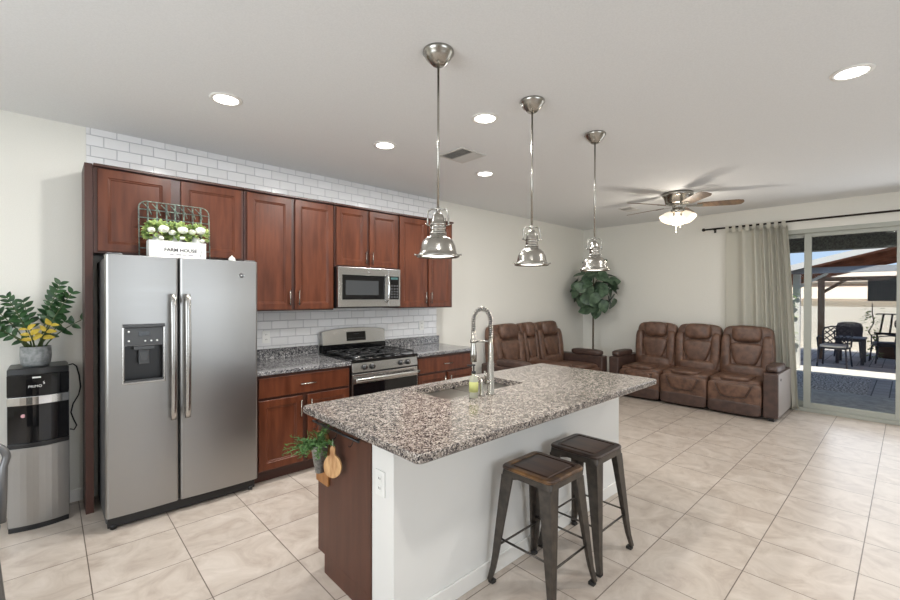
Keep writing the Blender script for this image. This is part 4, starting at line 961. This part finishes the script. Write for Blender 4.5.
# ceiling fan
fn_ = thing('ceiling_fan', 'five-blade nickel ceiling fan with lit frosted glass shades', 'ceiling fan', (5.5, 1.9, H))
MB().lathe((0, 0, 0), [(0, -.0005), (.165, -.0005), (.17, -.03), (.155, -.05), (.15, -.05), (.135, -.12), (.10, -.135), (.06, -.14), (.06, -.19), (.075, -.20), (.075, -.24), (.03, -.25), (0, -.25)], 40).build('motor_housing', nickel_m, fn_)
blade_m = noisy(mat('fan_blade_wood', rgb(120, 98, 78), .35), rgb(92, 72, 56), rgb(130, 104, 80), scale=(1, 8, 8), nscale=3)
for k in range(5):
    a = math.radians(-65+72*k); M = Matrix.Rotation(a, 3, 'Z')@Matrix.Rotation(-.22, 3, 'X')
    pr = [(.20, -.045), (.26, -.06), (.60, -.07), (.655, -.055), (.67, -.02), (.67, .02), (.655, .055), (.60, .07), (.26, .06), (.20, .045)]
    vs = [M@Vector((x, y, dz))+Vector((0, 0, -.155)) for dz in (-.003, .003) for x, y in pr]; n = len(pr)
    MB().add(vs, [tuple(range(n))[::-1], tuple(range(n, 2*n))]+[(i, (i+1) % n, n+(i+1) % n, n+i) for i in range(n)]).build('blade', blade_m, fn_)
    MB().add([M@Vector(v)+Vector((0, 0, -.161)) for v in ((.09, -.02, -.002), (.26, -.035, -.002), (.26, .035, -.002), (.09, .02, -.002), (.09, -.02, .002), (.26, -.035, .002), (.26, .035, .002), (.09, .02, .002))], [(3,2,1,0),(4,5,6,7),(0,1,5,4),(1,2,6,5),(2,3,7,6),(3,0,4,7)]).build('blade_iron', nickel_m, fn_)
for k in range(3):
    a = math.radians(20+120*k); c = (.10*math.cos(a), .10*math.sin(a), 0); ax = Vector((math.cos(a)*.75, math.sin(a)*.75, -1)).normalized()
    M = ax.to_track_quat('Z', 'Y').to_matrix()
    mb = MB().lathe((0, 0, 0), [(.022, 0), (.03, .01), (.05, .04), (.068, .08), (.082, .115), (.079, .115), (.065, .08), (.047, .042), (.026, .012)], 24, 'z', True)
    mb.v = [tuple(M@Vector(v)+Vector((c[0]*.8, c[1]*.8, -.235))) for v in mb.v]
    sh = mb.build('glass_shade', shade_glow, fn_)
    MB().tube([(c[0]*.4, c[1]*.4, -.225), (c[0]*.85, c[1]*.85, -.238)], .012, 8).build('shade_arm', nickel_m, fn_)
for x, z in ((-.02, -.47), (.035, -.40)):
    mb = MB().tube([(x*.73, x*-.68, -.25), (x*.73, x*-.68, z)], .0018, 6); mb.cushion((x*.73, x*-.68, z), .014, .014, .02, 1, 8, 6); mb.build('pull_chain', nickel_m, fn_)
light('fan_lamp', 'POINT', (5.5, 1.9, H-.44), FANP, (1, .92, .8), None, shadow_soft_size=.08)

# ------------------------------------------------------------------ outside
conc = noisy(mat('patio_concrete', rgb(176, 172, 166), .8), rgb(160, 157, 152), rgb(190, 186, 180), nscale=4, bump=.1)
conc_l = noisy(mat('light_concrete', rgb(205, 198, 188), .85), rgb(192, 186, 176), rgb(214, 208, 198), nscale=5, bump=.1)
grav = noisy(mat('gravel', rgb(160, 150, 140), .9), rgb(70, 64, 60), rgb(225, 216, 206), nscale=11, detail=5, lo=.42, hi=.58, bump=1)
def ground(name, y0, y1, x0, x1, m, label, cat='ground', z1=-.03):
    o = MB().box(x0, x1, y0, y1, -.15, z1).build(name, m); o['kind'] = 'structure'; o['label'] = label; return o
ground('patio_slab', -6, 7, XB+.102, 9.35, conc, 'grey concrete patio slab right outside the door')
ground('gravel_bed', .45, 7, 9.3502, 11.3, grav, 'gravel strip beyond the patio slab')
pav = mat('grey_pavers', rgb(165, 160, 156), .8)
def mkpav():
    m = pav; b_ = m.node_tree.nodes['Principled BSDF']; t = N(m, 'ShaderNodeTexCoord'); br = N(m, 'ShaderNodeTexBrick')
    for k, v in (('Scale', 1), ('Mortar Size', .008), ('Brick Width', .3), ('Row Height', .2)): br.inputs[k].default_value = v
    br.inputs['Color1'].default_value = rgb(150, 146, 142); br.inputs['Color2'].default_value = rgb(176, 170, 165); br.inputs['Mortar'].default_value = rgb(90, 86, 84)
    L(m, t.outputs['Object'], br.inputs['Vector']); L(m, br.outputs['Color'], b_.inputs['Base Color'])
mkpav()
ground('paver_path', -6, .4498, 9.3502, 11.3, pav, 'grey paver path beside the gravel strip')
ground('sunlit_slab', -6, 7, 11.3002, 13.2, conc_l, 'pale sunlit concrete slab')
ground('far_paving', -6, 7, 13.2002, 17.0, pav, 'paved ground under the pergola', z1=-.031)
ground('far_ground', -14, 14, 17.2, 60, conc_l, 'far ground beyond the wall', z1=-.2)
stucco = noisy(mat('cream_block', rgb(225, 214, 196), .9), rgb(216, 205, 187), rgb(232, 222, 205), nscale=8, bump=.15)
bw_ = MB().box(17.0, 17.2, -14, 14, -.15, 1.22).build('garden_wall', stucco); bw_['kind'] = 'structure'; bw_['label'] = 'cream block garden wall behind the pergola'
# house patio cover
dkw = noisy(mat('rough_dark_stucco', rgb(122, 118, 108), .9), rgb(104, 100, 92), rgb(136, 132, 122), nscale=12, bump=.3)
pc = MB(); pc.box(XB+.16, 10.3, -6, 7, 2.66, 2.8); pc.box(10.1, 10.4, -6, 7, 2.345, 2.6598)
o = pc.build('patio_cover', dkw); o['kind'] = 'structure'; o['label'] = 'dark house patio cover and beam outside the door'
ex = MB(); ex.box(XB+.151, XB+.17, DY1+.001, 7, 0, 2.66); ex.box(XB+.151, XB+.17, -6, DY0-.001, 0, 2.66); o = ex.build('exterior_wall', stucco); o['kind'] = 'structure'
for y in (6.5, -5.5):
    o = MB().box(10.12, 10.38, y-.13, y+.13, -.03, 2.3448).build('patio_cover_post', stucco); tag(o, 'square stucco post far to the %s under the patio cover' % ('left' if y > 0 else 'right'), 'post')
# pergola
pw = noisy(mat('redwood_stain', rgb(140, 84, 58), .7), rgb(120, 70, 48), rgb(158, 98, 70), scale=(8, 1, 1), nscale=5)
pwd = noisy(mat('brown_timber', rgb(120, 98, 80), .8), rgb(104, 84, 68), rgb(138, 114, 94), nscale=8)
fas = mat('white_fascia', rgb(225, 220, 212), .7)
pg = thing('pergola', 'gabled timber pergola with red-brown roof behind the patio', 'pergola', (13.5, .3, -.03))
k_ = .258; yr = -.9; zr = 2.105+k_*(1.786-yr)
def roofz(y): return 2.105+k_*(1.786-y) if y > yr else zr-k_*(yr-y)
ye = 2.9; yf = yr-(ye-yr)
def roof(b, x0, x1, dz0, dz1, y0=None):
    pts = [(ye, roofz(ye)+dz0), (yr, zr+dz0), (yf, roofz(yf)+dz0), (yf, roofz(yf)+dz1), (yr, zr+dz1), (ye, roofz(ye)+dz1)]
    b.prism(pts, x0, x1, 'yz')
part('roof_boards', pw, pg, lambda b: roof(b, 11.52, 15.6, -.04, .0))
part('fascia', fas, pg, lambda b: roof(b, 11.48, 11.5198, -.06, .06))
part('shingles', mat('tan_shingles', rgb(190, 170, 150), .9), pg, lambda b: roof(b, 11.52, 15.6, .001, .05))
part('rafter', pw, pg, lambda b: [roof(b, x, x+.05, -.13, -.0405) for x in (12.3, 13.1, 13.9, 14.7, 15.5)])
greyb = mat('grey_painted_beam', rgb(165, 165, 168), .7)
part('tie_beam', greyb, pg, lambda b: b.box(11.6, 11.7, yf+.8, 1.75, 2.0, 2.12), .004)
part('long_beam', pwd, pg, lambda b: b.box(14.0, 14.12, yf+.6, 2.0, 1.90, 2.0), .004)
for (x, y, m) in ((11.8, 1.66, fas), (14.06, 1.50, pwd), (11.8, -3.4, fas), (14.06, -3.4, pwd)):
    part('post', m, pg, lambda b: b.box(x-.07, x+.07, y-.06, y+.06, -.03, roofz(y)-.14), .004)
part('brace', pwd, pg, lambda b: (b.obox((14.06, 1.30, 1.75), .07, .60, .07, Matrix.Rotation(-.62, 3, 'X')),))
part('brace', fas, pg, lambda b: (b.obox((11.75, 1.42, 1.84), .06, .62, .05, Matrix.Rotation(-.55, 3, 'X')),))
# tv
tv = thing('outdoor_television', 'black outdoor television hanging from the pergola beam', 'television', (13.95, .2, 1.42))
wbox('screen', mat('matte_black_screen', rgb(20, 21, 23), .7, Specular_IOR_Level=.15), tv, 13.90, 13.95, -.25, .665, 1.42, 1.895, .005)
wbox('mount', black_m, tv, 13.9505, 13.9995, .1, .3, 1.6, 1.95, .003)
# fan blade piece of an outdoor fan
of = thing('outdoor_fan', 'small blue-grey ceiling fan hanging from the pergola roof', 'ceiling fan', (12.6, -.1, 2.2))
part('hub', greyb, of, lambda b: b.lathe((12.6, -.1, 2.06), [(0, 0), (.08, 0), (.1, .05), (.08, .12), (.02, .13), (.02, roofz(-.1)-.045-2.06), (0, roofz(-.1)-.045-2.06)], 16))
for k in range(4):
    a = k*PI/2+.35; part('blade', greyb, of, lambda b: b.obox((12.6+.33*math.cos(a), -.1+.33*math.sin(a), 2.12), .5, .11, .008, Matrix.Rotation(a, 3, 'Z')@Matrix.Rotation(.25, 3, 'X')))
# patio furniture
pm = mat('dark_cast_aluminium', rgb(66, 64, 72), .5, .4)
cush = mat('pale_cushion', rgb(225, 220, 212), .8)
def patio_chair(label, x, y, rz, lattice=True):
    t = thing('patio_chair', label, 'chair', (x, y, -.03), rz, 'patio dining chairs')
    MB().box(-.24, .24, -.22, .22, .40, .43).build('seat', pm, t, .01)
    MB().cushion((0, 0, .46), .46, .43, .07, .4, 24, 10).build('cushion', cush if lattice else pm, t)
    b = MB(); fr_ = [(-.24, .20, .43), (-.25, .25, .75), (-.22, .26, .84), (-.1, .265, .875), (.1, .265, .875), (.22, .26, .84), (.25, .25, .75), (.24, .20, .43)]
    b.tube(fr_, .016, 8); b.tube([(-.24, .21, .50), (.24, .21, .50)], .012, 8); b.build('back_frame', pm, t)
    if lattice:
        b = MB()
        for k in range(-3, 5):
            x0 = -.28+.12*k
            for sg in (1, -1):
                pts = []
                for q in range(13):
                    zz = .51+.34*q/12; xx = sg*(x0+.34*q/12*1.0+.0)
                    if abs(xx) <= .235: pts.append((xx, .215+.05*q/12, zz))
                if len(pts) > 1: b.tube(pts, .012, 5)
        b.build('back_lattice', pm, t)
    else:
        MB().box(-.235, .235, .225, .245, .5, .855).build('back_panel', mat('sling_fabric', rgb(90, 84, 92), .7), t, .004)
    for sx_ in (-1, 1):
        MB().tube([(sx_*.25, .22, .64), (sx_*.27, 0, .66), (sx_*.26, -.2, .63), (sx_*.24, -.2, .42)], .014, 8).build('arm', pm, t)
        for sy_ in (-1, 1): MB().tube([(sx_*.22, sy_*.19, .40), (sx_*.25, sy_*.24, 0)], .016, 8).build('leg', pm, t)
    return t
patio_chair('patio chair with lattice back and pale seat cushion, nearest the door', 12.75, 1.13, math.radians(-96))
patio_chair('dark solid-back patio chair behind the outdoor table', 15.2, 1.08, math.radians(-90), False)
patio_chair('dark sling patio chair seen from the side right of the table', 14.25, .36, math.radians(-165), False)
tb = thing('patio_table', 'square dark outdoor table under the pergola', 'table', (13.75, .93, -.03))
MB().box(-.36, .36, -.26, .26, .56, .60).build('tabletop', pm, tb, .01)
for sx_ in (-1, 1):
    for sy_ in (-1, 1): MB().box(sx_*.31-.03, sx_*.31+.03, sy_*.21-.03, sy_*.21+.03, 0, .5595).build('leg', pm, tb, .004)
# iron garden sign with letter shapes
gs = thing('iron_garden_sign', 'dark iron garden sign with large letter shapes by the far wall', 'sign', (15, .2, -.03))
part('frame', dark_metal, gs, lambda b: (b.box(14.98, 15.02, -.6, .60, .60, .64), b.box(14.98, 15.02, -.6, .56, 1.08, 1.11)))
part('leg', dark_metal, gs, lambda b: b.box(14.98, 15.02, .52, .56, -.03, .5995)); part('leg', dark_metal, gs, lambda b: b.box(14.98, 15.02, -.56, -.52, -.03, .5995))
part('letter', dark_metal, gs, lambda b: b.prism([(.47, .6405), (.51, .6405), (.45, 1.0795), (.41, 1.0795)], 14.98, 15.02, 'yz'))
part('letter', dark_metal, gs, lambda b: b.prism([(.30, .6405), (.34, .6405), (.30, 1.0795), (.26, 1.0795)], 14.98, 15.02, 'yz'))
part('letter', dark_metal, gs, lambda b: b.lathe((15, .06, .86), [(.15, -.02), (.19, -.02), (.19, .02), (.15, .02)], 28, 'x', True))
# vines and shrubs
def vine(name, label, cx, cy, z0, z1, r, n, m, seed, cat='plant'):
    t = thing(name, label, cat, (cx, cy, z0)); g = MB(); rs = random.Random(seed)
    part('stem', bark, t, lambda b: b.tube([(cx+rs.uniform(-r, r)*.4, cy+rs.uniform(-r, r)*.5, z0+(z1-z0)*k/6) for k in range(7)], .012, 6))
    for k in range(n):
        z = rs.uniform(z0+.05, z1); a = rs.uniform(0, 2*PI); rr_ = r*rs.uniform(.2, 1); d = Vector((math.cos(a), math.sin(a), rs.uniform(-.6, .4)))
        leaf(g, (cx+math.cos(a)*rr_, cy+math.sin(a)*rr_, z), d, (0, -.3, 1), rs.uniform(.06, .12), .05, ns=3)
    g.build('leaves', m, t, 0, True); return t
vgreen = noisy(mat('vine_green', rgb(120, 150, 70), .6), rgb(80, 115, 45), rgb(170, 185, 95), nscale=6)
vine('climbing_vine', 'thin green vine climbing the pale pergola post', 11.66, 1.80, -.03, 1.75, .14, 110, vgreen, 2)
vine('flowering_shrub', 'tall yellow-green shrub in front of the garden sign', 14.8, .63, -.03, 1.35, .16, 130, vgreen, 3)
part_pot = tag(MB().lathe((15.6, .30, -.03), [(0, 0), (.25, 0), (.32, .35), (.28, .35), (0, .3)], 20).build('brown_planter', mat('brown_clay', rgb(92, 66, 54), .8)), 'brown clay planter at the foot of the wall', 'planter')
shr = MB(); rs = random.Random(9)
for k in range(160): 
    a = rs.uniform(0, 2*PI); e = rs.uniform(0, 1.5); r_ = .35*rs.uniform(.6, 1)
    leaf(shr, (16.2+r_*math.cos(a)*math.cos(e), -.25+1.6*r_*math.sin(a)*math.cos(e), -.03+.42*math.sin(e)), (math.cos(a), math.sin(a), .3), (0, 0, 1), .1, .07, ns=3)
tag(shr.build('low_shrub', mat('dry_brown_leaf', rgb(96, 76, 58), .8)), 'low brownish shrub along the garden wall', 'shrub')
# neighbour house
nh = thing('neighbour_house', 'pale neighbouring house with tan roof beyond the garden wall', 'house', (28, 2, -.2))
tan = mat('tan_roof', rgb(200, 180, 158), .9)
part('wall', stucco, nh, lambda b: b.box(26, 34, -10, 12, -.2, 2.2))
def nroof(b):
    b.prism([(24.2, 1.45), (26, 2.1), (26, 1.95), (24.3, 1.35)], -10.4, 12.4, 'xz')
    b.v = [(a, y, z) for a, y, z in b.v]
part('low_roof', tan, nh, nroof)
part('roof', tan, nh, lambda b: b.prism([(25.6, 2.2), (30, 2.9), (34.4, 2.2)], -10.4, 12.4, 'xz'))
